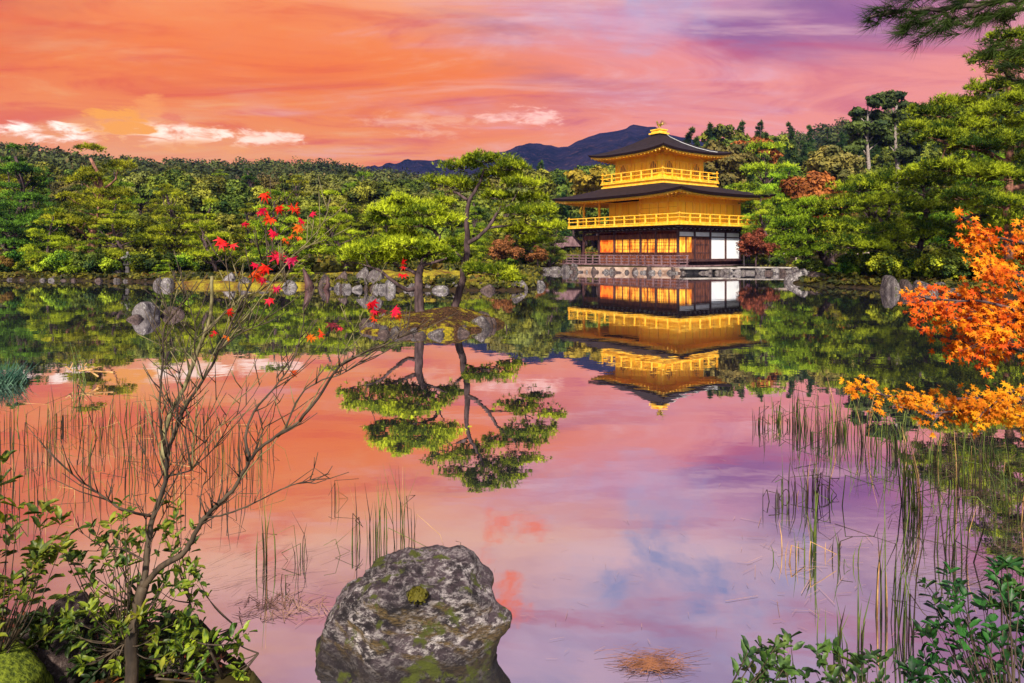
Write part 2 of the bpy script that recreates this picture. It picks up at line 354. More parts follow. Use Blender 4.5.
# ------------------------------------------------------------------ terrain
pond = [(-42, 15), (-45, 30)] + [tuple(G(px, d).xy) for px, d in [(-30, 40), (0, 39), (60, 38.3), (120, 37.3), (158, 36), (166, 33.5), (230, 32), (300, 31.2), (345, 29.5), (420, 28.6),
        (522, 28.4), (534, 30), (541, 38), (536, 50), (556, 60), (564, 56.0), (570, 54.9), (680, 51.6), (748, 52.3), (830, 49), (822, 40), (786, 36.5), (800, 34), (880, 29.5), (925, 27), (1024, 24)]] + \
       [(24, 14), (14, 6.5), (5.2, 3.0), (3.0, 2.35), (1.5, 1.9), (.55, 1.75), (-.2, 1.9), (-.75, 2.2), (-1.05, 2.62), (-1.33, 2.85), (-1.95, 2.95), (-2.6, 3.1), (-6, 3.4), (-20, 6)]
PA = np.array(pond); PB = np.roll(PA, -1, 0)
def sdf(x, y):
    """signed distance to the pond edge, positive on land"""
    p = np.stack([x, y], -1); d = np.full(x.shape, 1e9); inside = np.zeros(x.shape, bool)
    for a, b_ in zip(PA, PB):
        e = b_ - a; wv = p - a; tt = np.clip((wv @ e) / (e @ e), 0, 1)
        vv = wv - tt[:, None] * e; d = np.minimum(d, np.hypot(vv[:, 0], vv[:, 1]))
        c1 = (a[1] > y) != (b_[1] > y)
        with np.errstate(divide='ignore', invalid='ignore'): xi = (b_[0] - a[0]) * (y - a[1]) / (b_[1] - a[1]) + a[0]
        inside ^= c1 & (x < xi)
    return np.where(inside, -d, d)
RIDGE_X = [-4000, 0, 100, 200, 300, 400, 500, 580, 650, 720, 800, 900, 1024, 4000]
RIDGE_Z = [28, 28, 25.5, 28, 29, 25.5, 21, 20, 24, 32, 38, 43, 46, 46]
def hillz(x, y):
    r = np.hypot(x, y); px = 512 + F * x / np.maximum(y, r * .12)
    hz = np.interp(px, RIDGE_X, RIDGE_Z); s0 = np.interp(px, [300, 560, 700, 900], [58, 80, 74, 52])
    tt = np.clip((r - s0) / (250 - s0), 0, 1)
    z = hz * (tt ** 1.15)
    return z * np.clip(y / 30 + .6, 0, 1) * np.clip(1 - (r - 300) / 700, 0.15, 1)
def hills_noise(x, y):
    return (np.sin(x * .031 + 1.3) * np.cos(y * .027) + .5 * np.sin(x * .083 + y * .061)) 
def groundz(x, y):
    x = np.asarray(x, float); y = np.asarray(y, float); sh = x.shape
    xf, yf = x.ravel(), y.ravel(); s = sdf(xf, yf); r = np.hypot(xf, yf)
    near = np.clip((r - 3) / 8, 0, 1)
    land = .02 + .08 * near + (.06 + .16 * near) * (1 - np.exp(-np.maximum(s, 0) / .8)) + .015 * np.clip(s, 0, 30) + hillz(xf, yf) + np.clip((r - 70) / 120, 0, 1) * 1.2 * hills_noise(xf, yf)
    wb = .10 * np.array([math.sin(a_ * 9.1 + 2 * math.sin(c_ * 5.3)) * math.sin(c_ * 11 + a_ * 3) for a_, c_ in zip(xf, yf)]) * (r < 6)
    s2 = s + wb
    z = np.where(s > 0, land, np.minimum(.07, .07 + s * .25) * np.exp(np.minimum(s, 0) / .5) - .55 * (1 - np.exp(np.minimum(s, 0) / .5))) + wb * .35 * np.exp(-(s / .25) ** 2)
    return z.reshape(sh)
def gz(x, y): return float(groundz(np.array([x]), np.array([y]))[0])
ang = np.concatenate([np.linspace(-1.0, 1.0, 340), np.linspace(1.0, 2 * math.pi - 1.0, 90)[1:-1]])
rad = np.concatenate([[0.02], np.geomspace(.5, 5, 230)[:-1], np.geomspace(5, 1400, 320)])
A, R_ = np.meshgrid(ang, rad); gx = R_ * np.sin(A); gy = R_ * np.cos(A); gzv = groundz(gx, gy)
V = np.stack([gx, gy, gzv], -1).reshape(-1, 3); na = len(ang)
i, j = np.meshgrid(np.arange(len(rad) - 1), np.arange(na), indexing='ij'); j2 = (j + 1) % na
Fq = np.stack([i * na + j, i * na + j2, (i + 1) * na + j2, (i + 1) * na + j], -1).reshape(-1, 4)
tag(put('ground', npmesh('ground', V, [Fq[:, ::-1]], M['ground'], True)), 'mossy brown ground and wooded slopes around the pond', kind='structure')
mb = MB(); mb.poly([(-80, -3, 0), (60, -3, 0), (60, 75, 0), (-80, 75, 0)])
tag(mb.build('pond_water', M['water']), 'still pond mirroring the sunset sky and trees', kind='structure')

# far mountains
m, t, b = mat('far_wooded_mountain'); M['mountain'] = m
o = obj(t); n = t.noise(o, .02, 8, .7); n2 = t.noise(o, .085, 6, .7)
c = t.mix(t.smooth(n, .38, .62), (.006, .014, .020), (.030, .028, .05)); c = t.mix(t.smooth(n2, .52, .68), c, (.08, .045, .045))  # wooded tones with some distance haze painted in as a bluish tint
t.val(b.inputs['Base Color'], c); b.inputs['Roughness'].default_value = 1; b.inputs['Specular IOR Level'].default_value = 0; bump(t, b, n2, 1, 20)
MX = [200, 380, 398, 412, 430, 450, 470, 500, 515, 530, 558, 580, 600, 625, 650, 672, 700, 760, 900, 1400]
MY = [190, 166, 163, 160.5, 164, 162, 160, 152, 147, 148, 150, 141, 133, 128.5, 131, 135, 141, 150, 160, 190]
pxs = np.linspace(150, 1200, 300); prof = [(.62, .25), (.72, .5), (.8, .68), (.88, .85), (.95, .96), (1, 1), (1.06, .9), (1.2, .5), (1.4, 0)]
rows = []
random.seed(5)
for k, (rs, hs_) in enumerate(prof):
    y = 1000 * rs; z = 1.6 + (H0 - np.interp(pxs, MX, MY)) * 1000 / F
    z = z * hs_ + np.array([mn.noise((p * .03, rs * 9, 0)) * 13 + mn.noise((p * .11, rs * 30, 4)) * 6 for p in pxs]) * (1 if hs_ < .99 else .25)
    rows.append(np.stack([(pxs - 512) / F * 1000 * (1 + (rs - 1) * .6), np.full_like(pxs, y), z], -1))
V = np.concatenate(rows); n_ = len(pxs); i, j = np.meshgrid(np.arange(len(prof) - 1), np.arange(n_ - 1), indexing='ij')
tag(put('mountain', npmesh('mountain', V, [np.stack([i * n_ + j, i * n_ + j + 1, (i + 1) * n_ + j + 1, (i + 1) * n_ + j], -1).reshape(-1, 4)], M['mountain'], True)), 'distant blue wooded mountain ridge behind the pavilion', kind='structure')

# the air: pale, even, from below the water to above the mountain
m = bpy.data.materials.new('haze_air'); m.use_nodes = True; t = NT(m.node_tree); t.n.clear(); mo_ = t.add('ShaderNodeOutputMaterial'); pv = t.add('ShaderNodeVolumePrincipled')
pv.inputs['Color'].default_value = (.18, .24, 1.0, 1); pv.inputs['Density'].default_value = HAZE; t.link(pv.outputs[0], mo_.inputs['Volume'])
hz = MB().span(-1500, 1500, -60, 1500, -2.2, 215).build('haze', m); tag(hz, 'thin blue evening haze in the distance', kind='stuff')

# ------------------------------------------------------------------ foliage generators (numpy)
rng = np.random.default_rng(7)
def unit(v): return v / np.maximum(np.linalg.norm(v, axis=-1, keepdims=True), 1e-9)
def needles(pos, dr, length, width):
    """one thin triangle per needle"""
    n = len(pos); side = unit(np.cross(dr, rng.normal(size=(n, 3)))) * (np.asarray(width).reshape(-1, 1) / 2)
    L = np.asarray(length).reshape(-1, 1) * rng.uniform(.7, 1.15, (n, 1))
    V = np.stack([pos - side, pos + side, pos + dr * L], 1).reshape(-1, 3)
    return V, np.arange(3 * n).reshape(-1, 3)
def leaves(pos, nrm, size, aspect=1.6):
    """rhombic leaf cards"""
    n = len(pos); a = unit(np.cross(nrm, rng.normal(size=(n, 3)))); b_ = np.cross(nrm, a)
    s = (np.asarray(size).reshape(-1, 1) * rng.uniform(.6, 1.3, (n, 1))) / 2
    V = np.stack([pos - a * s * aspect, pos - b_ * s, pos + a * s * aspect, pos + b_ * s], 1).reshape(-1, 3)
    return V, np.arange(4 * n).reshape(-1, 4)
def ell(n, up=.75, shell=.55):
    d = unit(rng.normal(size=(n, 3))); flip = (d[:, 2] < 0) & (rng.random(n) < up); d[flip, 2] *= -1
    r = shell + (1 - shell) * rng.random((n, 1)) ** .7
    return d, d * r
def pad_tufts(c, r, ntuft, nn, ln, wd, upb=.6, lump=.27):
    """a flat cloud of needle tufts: centre c, radii r"""
    c = np.array(c); r = np.array(r); d, p = ell(ntuft, .88, .5)
    ph = rng.uniform(0, 6.28, 4); aa = np.arctan2(d[:, 1], d[:, 0])
    k = 1 + lump * (np.sin(3 * aa + ph[0]) + .7 * np.sin(7 * aa + ph[1]) + .4 * np.sin(13 * aa + ph[2]))
    p = p * k[:, None] * r + c
    p[:, 2] += .25 * r[2] * np.sin(p[:, 0] * 3.1 / r[0] + ph[2]) * np.cos(p[:, 1] * 2.7 / r[1] + ph[3])
    o = unit(d / r * r.mean() * .6 + np.array([0, 0, upb]) + rng.normal(size=d.shape) * .25)
    pos = np.repeat(p, nn, 0); dr = unit(np.repeat(o, nn, 0) + rng.normal(size=(len(pos), 3)) * .55)
    return needles(pos, dr, ln, wd)
def clump_leaves(c, r, n, size, upb=.15):
    c = np.array(c); r = np.array(r); d, p = ell(n, .55, .62)
    ph = rng.uniform(0, 6.28, 3); k = 1 + .14 * np.sin(5 * d[:, 0] + ph[0]) + .14 * np.sin(6 * d[:, 2] + ph[1]) + .12 * np.sin(7 * d[:, 1] + ph[2])
    p = p * k[:, None] * r + c
    return leaves(p, unit(d + rng.normal(size=d.shape) * .5 + np.array([0, 0, upb])), size)
def merge(parts):
    V = []; Fs = []; k = 0
    for v, f in parts: V.append(v); Fs.append(f + k); k += len(v)
    return np.concatenate(V), np.concatenate(Fs)
def limb(mb, a, b_, r0, r1, sag=.0, wig=.12, n=6, rnd=random):
    a = Vector(a); b_ = Vector(b_); L = (b_ - a).length; pts = []
    o = Vector((rnd.uniform(-1, 1), rnd.uniform(-1, 1), 0)) * wig * L
    for i in range(n + 1):
        t_ = i / n; p = a.lerp(b_, t_) + o * math.sin(t_ * math.pi) + Vector((0, 0, -sag * L * math.sin(t_ * math.pi))) + Vector((rnd.uniform(-1, 1), rnd.uniform(-1, 1), rnd.uniform(-1, 1))) * .03 * L * (0 < i < n)
        pts.append(p)
    mb.tube(pts, [r0 + (r1 - r0) * i / n for i in range(n + 1)], 6)
    return pts

def proto_pine(seed, h=6.0, spread=2.6, tiers=6, lean=.0, low=.28, crown='pine', barkm='bark', dens=1.0, bright=False, flat=.29):
    """Japanese garden pine: bent trunk, flat tiers of needle clouds; returns (trunk mesh, crown mesh)"""
    rd = random.Random(seed); mb = MB()
    tp = []; n = 9; ox = rd.uniform(.05, .12) * h; ph = rd.uniform(0, 6)
    for i in range(n + 1):
        t_ = i / n; tp.append(Vector((lean * h * t_ + ox * math.sin(t_ * 5 + ph) - ox * math.sin(ph), ox * .8 * math.cos(t_ * 4.3 + ph) - ox * .8 * math.cos(ph), h * .95 * t_)))
    mb.tube(tp, [h * .032 * (1 - .72 * i / n) + .01 for i in range(n + 1)], 8)
    parts = []
    for k in range(tiers):
        u = low + (1 - low) * k / (tiers - 1) if tiers > 1 else 1
        base = tp[min(n, int(u * n))]; rr = spread * (1.08 - u) ** .75 * (1.0 if k else .85); m_ = max(1, int(round(2 + 5.5 * (1 - u) * spread / 2.4)))
        a0 = rd.uniform(0, 6.28)
        if k == tiers - 1: m_ = 1
        for q in range(m_):
            a = a0 + 6.283 * q / m_ + rd.uniform(-.35, .35); rad_ = rr * rd.uniform(.55, .8) if m_ > 1 else 0
            pr = spread * rd.uniform(.22, .42) * (1.15 - .45 * u)
            c = Vector((base.x + math.cos(a) * rad_, base.y + math.sin(a) * rad_, u * h + rd.uniform(-.07, .06) * h))
            if m_ > 1: limb(mb, base - Vector((0, 0, .06 * h)), c - Vector((0, 0, pr * .1)), h * .011, h * .003, .03, .12, 5, rd)
            area = pr * pr
            parts.append(pad_tufts(c, (pr, pr * rd.uniform(.8, 1.05), pr * flat * rd.uniform(.8, 1.25)), int((300 * area + 50) * dens), 6, .17 * max(1, h / 6) ** .3, .032 * max(1, h / 6) ** .3))
    V, Fc = merge(parts)
    return mb.mesh('pine_trunk', M[barkm], True), npmesh('pine_crown', V, [Fc], M[crown])
def proto_broad(seed, h=9.0, w_=7.0, nclump=34, crown='broad', size=.28, trunk=.3, per=260):
    rd = random.Random(seed); mb = MB(); fork = Vector((rd.uniform(-.3, .3), rd.uniform(-.3, .3), h * trunk))
    mb.tube([(0, 0, -.2), (.05, 0, h * trunk * .5), fork], [h * .03, h * .024, h * .02], 7); parts = []
    for k in range(nclump):
        d = Vector((rd.gauss(0, 1), rd.gauss(0, 1), rd.gauss(.25, .8))).normalized() * (rd.random() ** .35)
        c = Vector((d.x * w_ * .40, d.y * w_ * .40, h * (.60 + .30 * d.z))); r = w_ * rd.uniform(.11, .19)
        if k % 4 == 0: limb(mb, fork, c, h * .012, h * .003, 0, .1, 4, rd)
        parts.append(clump_leaves(c, (r, r, r * .78), per, size))
    V, Fc = merge(parts)
    return mb.mesh('tree_trunk', M['bark'], True), npmesh('tree_crown', V, [Fc], M[crown])
def proto_conifer(seed, h=14.0, w_=4.0, crown='conifer', n=6500, bare=.12):
    rd = random.Random(seed); mb = MB(); mb.tube([(0, 0, -.3), (.1, 0, h * .5), (0, 0, h * .97)], [h * .018, h * .012, .03], 7); parts = []
    L = 15
    for k in range(L):
        u = bare + (1 - bare) * (k + .3) / L; rr = w_ / 2 * (1.03 - u) ** .62 * rd.uniform(.8, 1.15)
        for q in range(max(1, int(6 * (1.1 - u)))):
            a = rd.uniform(0, 6.28); c = (math.cos(a) * rr * .6, math.sin(a) * rr * .6, h * u); pr = rr * .55 + .25 * (1 - u) + .06
            parts.append(pad_tufts(c, (pr, pr, h * .035 + .1), n // 70, 3, .45, .15, upb=.1, lump=.3))
    V, Fc = merge(parts)
    return mb.mesh('conifer_trunk', M['bark'], True), npmesh('conifer_crown', V, [Fc], M[crown])

def plant_tree(name, pr, loc, scale, label, cat='tree', group=None, rz=None, crown=None, fz=1.0):
    o = empty(name, loc, label, cat, group, rng.uniform(0, 6.28) if rz is None else rz)
    o.scale = (scale, scale, scale * fz)
    put('trunk', pr[0], o); c = put('crown', pr[1], o)
    return o
ORI = {}
def tree_at(name, pr, ph, px, d, ytop, label, cat='tree', group=None, rz=None, sx=None, ybase=None):
    """stand a prototype of height ph at (px, d) with its top at image row ytop"""
    x = (px - 512) * d / F; g = gz(x, d) - .05
    top = CH + (H0 - ytop) * d / F; s = (top - g) / ph
    o = plant_tree(name, pr, (x, d, g), s, label, cat, group, rz)
    if sx: o.scale = (sx, sx, s)
    return o

PINE = [proto_pine(11, 6, 2.9, 6, .04), proto_pine(12, 6, 2.6, 7, -.05, crown='pine_warm'), proto_pine(13, 6, 3.2, 5, .08), proto_pine(14, 6, 2.3, 8, 0, .2, crown='pine_cool'), proto_pine(15, 6, 3.0, 6, -.08, .35, crown='pine_warm')]
PINEB = [proto_pine(21, 5, 3.0, 5, .05, .25, 'pine_bright', 'bark', 1.1), proto_pine(22, 5, 2.6, 5, -.04, .3, 'pine_bright')]
BROAD = [proto_broad(31), proto_broad(32, 9, 6.4, 30), proto_broad(33, 9, 8, 40)]
OLIVE = [proto_broad(34, 9, 7.5, 36, 'olive'), proto_broad(35, 9, 6, 26, 'olive')]
CON = [proto_conifer(41), proto_conifer(42, 14, 3.4), proto_conifer(43, 14, 4.8)]
RED = [proto_broad(51, 5, 5.5, 26, 'redmaple', .2), proto_broad(52, 5, 5, 22, 'autumn', .2)]
SHRUB = [proto_broad(61, 1.3, 2.2, 16, 'broad', .09, .1, 220), proto_broad(62, 1.3, 2.2, 16, 'pine', .09, .1, 220)]

# ------------------------------------------------------------------ trees: named ones first
tree_at('pine_tree', PINE[3], 6, 6, 47, 150, 'tall pine at the far left edge with bare pale lower trunk', 'pine tree', 'garden pines on the left bank')
t0 = tree_at('pine_tree', proto_pine(71, 6, 3.0, 5, -.16, .42, 'pine', 'bark_red', 1.1), 6, 96, 43, 151, 'tall spreading pine with leaning reddish trunk on the left bank', 'pine tree', 'garden pines on the left bank', rz=0)
for pr, px, d, yt, ks, lab in [
    (PINEB[0], 52, 41, 213, .95, 'low layered pine between the tall left-edge pine and the red-trunked pine'),
    (PINE[2], 128, 40.5, 200, .95, 'wide layered pine directly behind the stone lantern'),
    (PINE[1], 165, 44, 188, 1, 'mid green pine rising just behind and right of the stone lantern'),
    (PINEB[1], 217, 38.5, 203, .85, 'layered pine left of the bare sapling stems, above the mossy point'),
    (PINEB[0], 283, 38.5, 198, .9, 'broad layered pine behind the highest red sapling leaves'),
    (PINEB[1], 345, 38.5, 196, 1.0, 'layered pine left of the islet pines on the far bank'),
    (PINE[1], 252, 45, 206, .9, 'darker pine filling the gap between two broad pines on the left bank'),
    (PINE[2], 392, 46, 208, .9, 'pine half hidden behind the left islet pine'),
    (PINE[3], 548, 57, 206, .9, 'pine on the far bank just left of the pavilion porch'),
    (PINE[1], 470, 50, 232, .9, 'low pine seen between the trunks of the two islet pines'),
]:
    o = tree_at('pine_tree', pr, 5 if pr in PINEB else 6, px, d, yt, lab, 'pine tree', 'garden pines on the left bank'); o.scale.x *= ks; o.scale.y *= ks
SMALL = proto_pine(81, 1.6, 1.5, 4, .05, .2, 'pine_bright', 'bark', 3.2, flat=.2)
for px, d, yt, lab in [(84, 39.6, 250, 'small bright green pine trimmed low, at the water left of the lantern'), (163, 38, 262, 'small bright pine at the water right of the lantern'),
                       (300, 34, 262, 'knee high pine at the mossy edge behind the driftwood stump')]:
    tree_at('small_pine', SMALL, 1.6, px, d, yt, lab, 'pine tree', 'small trimmed pines by the water')
for k, (px, d, yt, lab) in enumerate([(4, 40.5, 256, 'low rusty red maple bush at the left edge'), (505, 50, 236, 'rusty red maple on the far bank behind the right islet pine'), (538, 56, 246, 'small rusty maple at the water left of the pavilion'),
                       (756, 57, 229, 'rusty maple beside the white panels of the pavilion'), (1030, 30, 235, 'red maple half hidden at the right edge')]):
    tree_at('maple_tree', RED[0], 5, px, d, yt, lab, 'maple tree')
tree_at('maple_tree', RED[1], 5, 813, 66, 172, 'orange tinted maple above the pines right of the pavilion', 'maple tree')
tree_at('maple_tree', proto_broad(53, 5, 3.6, 9, 'crimson', .2), 5, 826, 60, 198, 'small crimson maple right of the pavilion roof', 'maple tree')
tree_at('maple_tree', proto_broad(54, 9, 5, 16, 'autumn'), 9, 752, 100, 122, 'orange leaved tree on the hill right of the golden roof', 'tree')
tree_at('yellowing_tree', proto_broad(55, 9, 5, 22, 'golden'), 9, 594, 92, 150, 'yellowing tree just left of the upper roof', 'tree')
tree_at('olive_tree', OLIVE[0], 9, 725, 88, 137, 'yellow olive tree just right of the upper roof', 'tree')
tree_at('olive_tree', OLIVE[1], 9, 836, 74, 140, 'round pale olive tree below the two tall dark trees', 'tree')
for pr, px, d, yt, ks, lab in [
    (PINEB[0], 750, 70, 153, 1, 'bright pine peeping over the right end of the lower roof'), (PINE[0], 788, 66, 165, .9, 'pine behind the right end of the lower roof'),
    (PINE[2], 772, 60, 190, .8, 'pine right of the golden balcony'), (PINE[1], 835, 52, 190, .9, 'pine behind the leaning pine on the right bank'),
    (PINE[4], 870, 45, 178, .9, 'pine behind the big forked pine'), (PINE[0], 960, 40, 150, .9, 'tall pine between the forked pine and the right edge pine'),
    (PINE[3], 1040, 36, 120, 1, 'pine beyond the right edge, behind the tall red trunk'), (PINE[2], 915, 48, 165, .8, 'pine far behind the crown of the forked pine')]:
    o = tree_at('pine_tree', pr, {id(PINEB[0]): 5}.get(id(pr), 6), px, d, yt, lab, 'pine tree', 'garden pines on the right bank'); o.scale.x *= ks; o.scale.y *= ks

# custom pines traced limb by limb, at their own distance and size
def custom_pine(name, base, trunk, limbs, pads, label, barkm, crownm, dens=1.0, nl=.11, nw=.02, d0=16.0):
    """base: world point. trunk/limbs: lists of (dx, dz, dy, r) in metres from the base; pads: (dx, dz, dy, rx, rz)"""
    o = empty(name, base, label, 'pine tree')
    mb = MB()
    for L in [trunk] + limbs:
        pts = [Vector((x, y, z)) for x, z, y, r in L]; rr = [q[3] for q in L]
        # refine with gentle irregularity
        P2 = []; R2 = []
        for i in range(len(pts) - 1):
            for k in range(4):
                t_ = k / 4; p = pts[i].lerp(pts[i + 1], t_)
                P2.append(p + Vector((mn.noise(p * 3), mn.noise(p * 3 + Vector((9, 0, 0))), 0)) * rr[i] * .7); R2.append(rr[i] + (rr[i + 1] - rr[i]) * t_)
        P2.append(pts[-1]); R2.append(rr[-1]); mb.tube(P2, R2, 9)
    mb.build('trunk', M[barkm], o, True)
    parts = []
    allp = [Vector((x, y, z)) for L in [trunk] + limbs for x, z, y, r in L[1:]]
    for (x, z, y, rx, rz) in pads:
        c = Vector((x, y, z)); q = min(allp, key=lambda p: (p - c - Vector((0, 0, -.1))).length)
        tw = MB(); limb(tw, q, c - Vector((0, 0, rz * .3)), .018 * d0 / 16, .006, 0, .15, 5, random); br = tw.build('branch', M[barkm], o, True)
        parts.append(pad_tufts(c, (rx * 1.08, rx * .92, rz * 1.2), int(rx * rx * 820 * dens + 90), 8, nl, nw))
        for k in range(5):
            a = k * 1.26 + x; tw = MB(); limb(tw, c - Vector((0, 0, rz * .3)), c + Vector((math.cos(a) * rx * .8, math.sin(a) * rx * .7, rz * .2)), .010 * d0 / 16, .003, 0, .15, 4, random); tw.build('twig', M[barkm], br, True)
    V, Fc = merge(parts); put('crown', npmesh('crown', V, [Fc], M[crownm]), o)
    return o
def traced(name, bx, by, d, trunk, limbs, pads, label, barkm, crownm, **kw):
    k = d / F; zb = CH - (by - H0) * k
    cv = lambda L: [((x - bx) * k, (by - y) * k, (q[0] if q else 0), r * k * .72) for x, y, r, *q in L]
    return custom_pine(name, ((bx - 512) * k, d, zb), cv(trunk), [cv(L) for L in limbs], [((x - bx) * k, (by - y) * k, dy, rx * k, rz * k) for x, y, rx, rz, dy in pads], label, barkm, crownm, d0=d, **kw)
random.seed(3)
traced('pine_tree', 453, 318, 16.3, [(452, 320, 7), (456, 305, 5.5), (461, 285, 5), (466, 258, 4.5), (468, 238, 4), (466, 214, 3.2), (470, 198, 2.6), (480, 182, 2), (484, 170, 1.4)],
  [[(467, 244, 3.4, 0), (478, 238, 2.8, -.1), (488, 228, 2.4, -.15), (497, 214, 2, -.15), (512, 204, 1.4, -.2)], [(467, 200, 2.2), (458, 193, 1.8, .1), (450, 190, 1.2, .2)],
   [(464, 262, 2.4), (458, 256, 2, .25), (452, 250, 1.4, .5)], [(488, 228, 1.8, -.15), (505, 226, 1.5, .1), (525, 222, 1, .3)], [(463, 275, 1.8), (475, 272, 1.5, -.3), (490, 272, 1, -.5)]],
  [(486, 161, 24, 6, 0), (462, 166, 20, 6, .3), (510, 169, 18, 6, -.1), (497, 176, 22, 6, .3), (446, 184, 22, 7, .2), (470, 186, 18, 5, .5), (522, 186, 19, 7, -.2), (500, 197, 20, 5, .3), (532, 200, 15, 6, .2),
   (522, 214, 22, 7, -.2), (543, 212, 14, 6, .1), (552, 228, 13, 6, 0), (520, 232, 22, 6, .4), (536, 242, 14, 5, .4), (452, 245, 12, 5, .5), (440, 203, 14, 5, .1), (492, 272, 24, 6, -.5), (510, 280, 12, 5, -.4), (474, 268, 10, 4, -.4)],
  'taller islet pine with one slender leaning trunk and an open crown', 'bark', 'pine_bright', dens=1.0)
traced('pine_tree', 420, 319, 15.2, [(421, 321, 8.5), (419, 308, 7), (418, 292, 6.2), (418, 278, 5.6), (421, 266, 4.6), (427, 255, 3.6), (436, 244, 3.2), (440, 237, 2.8), (434, 230, 2.4), (424, 226, 2), (410, 222, 1.5)],
  [[(417, 288, 3.6), (408, 290, 3, -.1), (400, 285, 2.6, -.2), (392, 278, 2.2, -.3), (384, 271, 1.8, -.3), (372, 266, 1.2, -.3)], [(418, 274, 3), (404, 268, 2.2, .2), (388, 262, 1.8, .3), (368, 258, 1.2, .3)], [(421, 266, 2.4), (436, 262, 2, -.2), (448, 258, 1.2, -.3)]],
  [(368, 252, 22, 7, -.3), (390, 246, 26, 7, .1), (416, 246, 24, 7, -.3), (436, 254, 18, 6, -.2), (353, 260, 12, 6, -.2), (384, 262, 24, 6, .4), (408, 258, 22, 6, .3), (400, 237, 18, 5, .4), (448, 262, 9, 4, 0),
   (386, 214, 20, 7, 0), (408, 208, 22, 7, .2), (430, 214, 20, 7, -.2), (448, 222, 14, 6, 0), (396, 224, 22, 6, .3), (374, 220, 10, 4, .2), (420, 226, 22, 5, -.3), (400, 201, 12, 5, 0)],
  'shorter islet pine with thick dark trunk and two flat tiers', 'bark', 'pine_bright', dens=1.0)
traced('pine_tree', 906, 274, 33, [(906, 276, 6), (903, 262, 4.6), (899, 248, 4), (896, 236, 3.6), (884, 226, 4), (874, 214, 3.4), (866, 206, 2.4), (862, 196, 2)],
  [[(907, 274, 5), (914, 262, 4.2), (921, 246, 3.8), (924, 230, 3.2), (926, 214, 3.5), (932, 198, 2.5)], [(922, 240, 4), (938, 228, 3.2, -.4), (952, 220, 2.6, -.8), (966, 214, 2, -1)], [(899, 250, 4), (882, 248, 3, -.5), (862, 248, 2.4, -1), (846, 248, 1.6, -1)], [(884, 226, 3, 0), (894, 214, 2.2, .5), (902, 200, 1.6, 1)]],
  [(862, 190, 26, 7, 0), (885, 182, 24, 7, .6), (908, 178, 26, 7, -.2), (930, 184, 26, 7, .4), (845, 206, 24, 7, .4), (870, 206, 26, 6, -1.0), (897, 202, 24, 6, .8), (948, 200, 24, 7, -.8), (968, 206, 22, 7, -1), (984, 218, 18, 6, -.8),
   (834, 228, 18, 7, -.8), (856, 232, 26, 7, -1.2), (838, 246, 24, 8, -1.4), (862, 250, 24, 6, -1.2), (884, 240, 20, 6, -1.2), (905, 228, 24, 6, -1), (930, 236, 26, 7, -1.2), (955, 234, 26, 7, -1.3), (978, 240, 22, 7, -1), (890, 222, 20, 5, .8), (918, 212, 24, 6, -1)],
  'big forked pine with a wide layered crown on the right bank', 'bark', 'pine_edge', dens=.3, nl=.2, nw=.04)
traced('pine_tree', 830, 266, 35.5, [(832, 268, 5), (826, 260, 4.2), (819, 252, 3.8), (813, 243, 3.2), (809, 232, 2.6), (807, 222, 2), (808, 212, 1.4)],
  [[(813, 243, 2.4), (800, 240, 1.8, -.3), (786, 240, 1.2, -.3)], [(809, 232, 2), (822, 226, 1.5, -.3), (834, 222, 1, -.4)]],
  [(808, 206, 18, 6, 0), (793, 214, 18, 6, .3), (825, 214, 18, 6, -.2), (784, 228, 18, 6, -.4), (806, 225, 22, 6, -.6), (828, 230, 16, 6, -.5), (780, 243, 16, 6, -.3), (798, 241, 20, 6, -.6), (790, 256, 16, 5, -.4), (814, 250, 14, 5, -.6), (840, 224, 12, 5, -.3)],
  'dark green pine with a leaning trunk above the brown shore rocks', 'bark', 'pine_dark' if 0 else 'pine', dens=.35, nl=.2, nw=.04)
traced('pine_tree', 1008, 268, 27, [(1009, 274, 7), (1008, 240, 6.2), (1008, 200, 5.6), (1009, 160, 5), (1008, 120, 4.2), (1010, 90, 3.5), (1007, 60, 3), (1010, 40, 2)],
  [[(1008, 165, 4.5), (990, 158, 3.5, -.3), (965, 150, 3, -.6), (935, 148, 2, -.8)], [(1009, 130, 4), (985, 120, 3, .3), (955, 115, 2, .5)], [(1008, 205, 4), (985, 200, 3, -.5), (955, 190, 2.2, -.9)], [(1008, 110, 4), (1030, 95, 3), (1060, 90, 2)], [(1008, 85, 3), (995, 78, 2.2, -.3), (980, 76, 1.5, -.3)],
   [(1008, 150, 4), (1035, 140, 3), (1070, 135, 2)], [(1008, 190, 4), (1040, 182, 3, -.4), (1075, 180, 2, -.6)]],
  [(930, 142, 24, 8, -.8), (955, 130, 26, 8, -.2), (940, 112, 20, 7, .5), (965, 103, 22, 7, .5), (985, 92, 20, 7, -.3), (978, 118, 24, 8, -.6), (1000, 108, 20, 7, -.9), (1015, 40, 24, 8, 0), (990, 62, 20, 8, -.2), (1030, 66, 26, 8, .3), (1040, 92, 30, 9, -.3),
   (960, 152, 28, 8, -1), (985, 146, 24, 8, -1.2), (1035, 130, 34, 9, -.6), (932, 172, 24, 8, -1.0), (958, 178, 28, 8, -1.2), (985, 182, 26, 8, -1.3), (1040, 165, 34, 9, -1.1), (945, 200, 22, 7, -1.2), (975, 208, 26, 8, -1.4), (1040, 205, 36, 9, -1.2), (1000, 226, 22, 7, -1.4), (1012, 128, 18, 7, -1), (918, 128, 14, 6, .2), (1070, 60, 30, 9, 0), (1075, 110, 30, 9, 0)],
  'very tall pine with a straight reddish trunk at the right edge', 'bark_red', 'pine_edge', dens=.5, nl=.2, nw=.035)

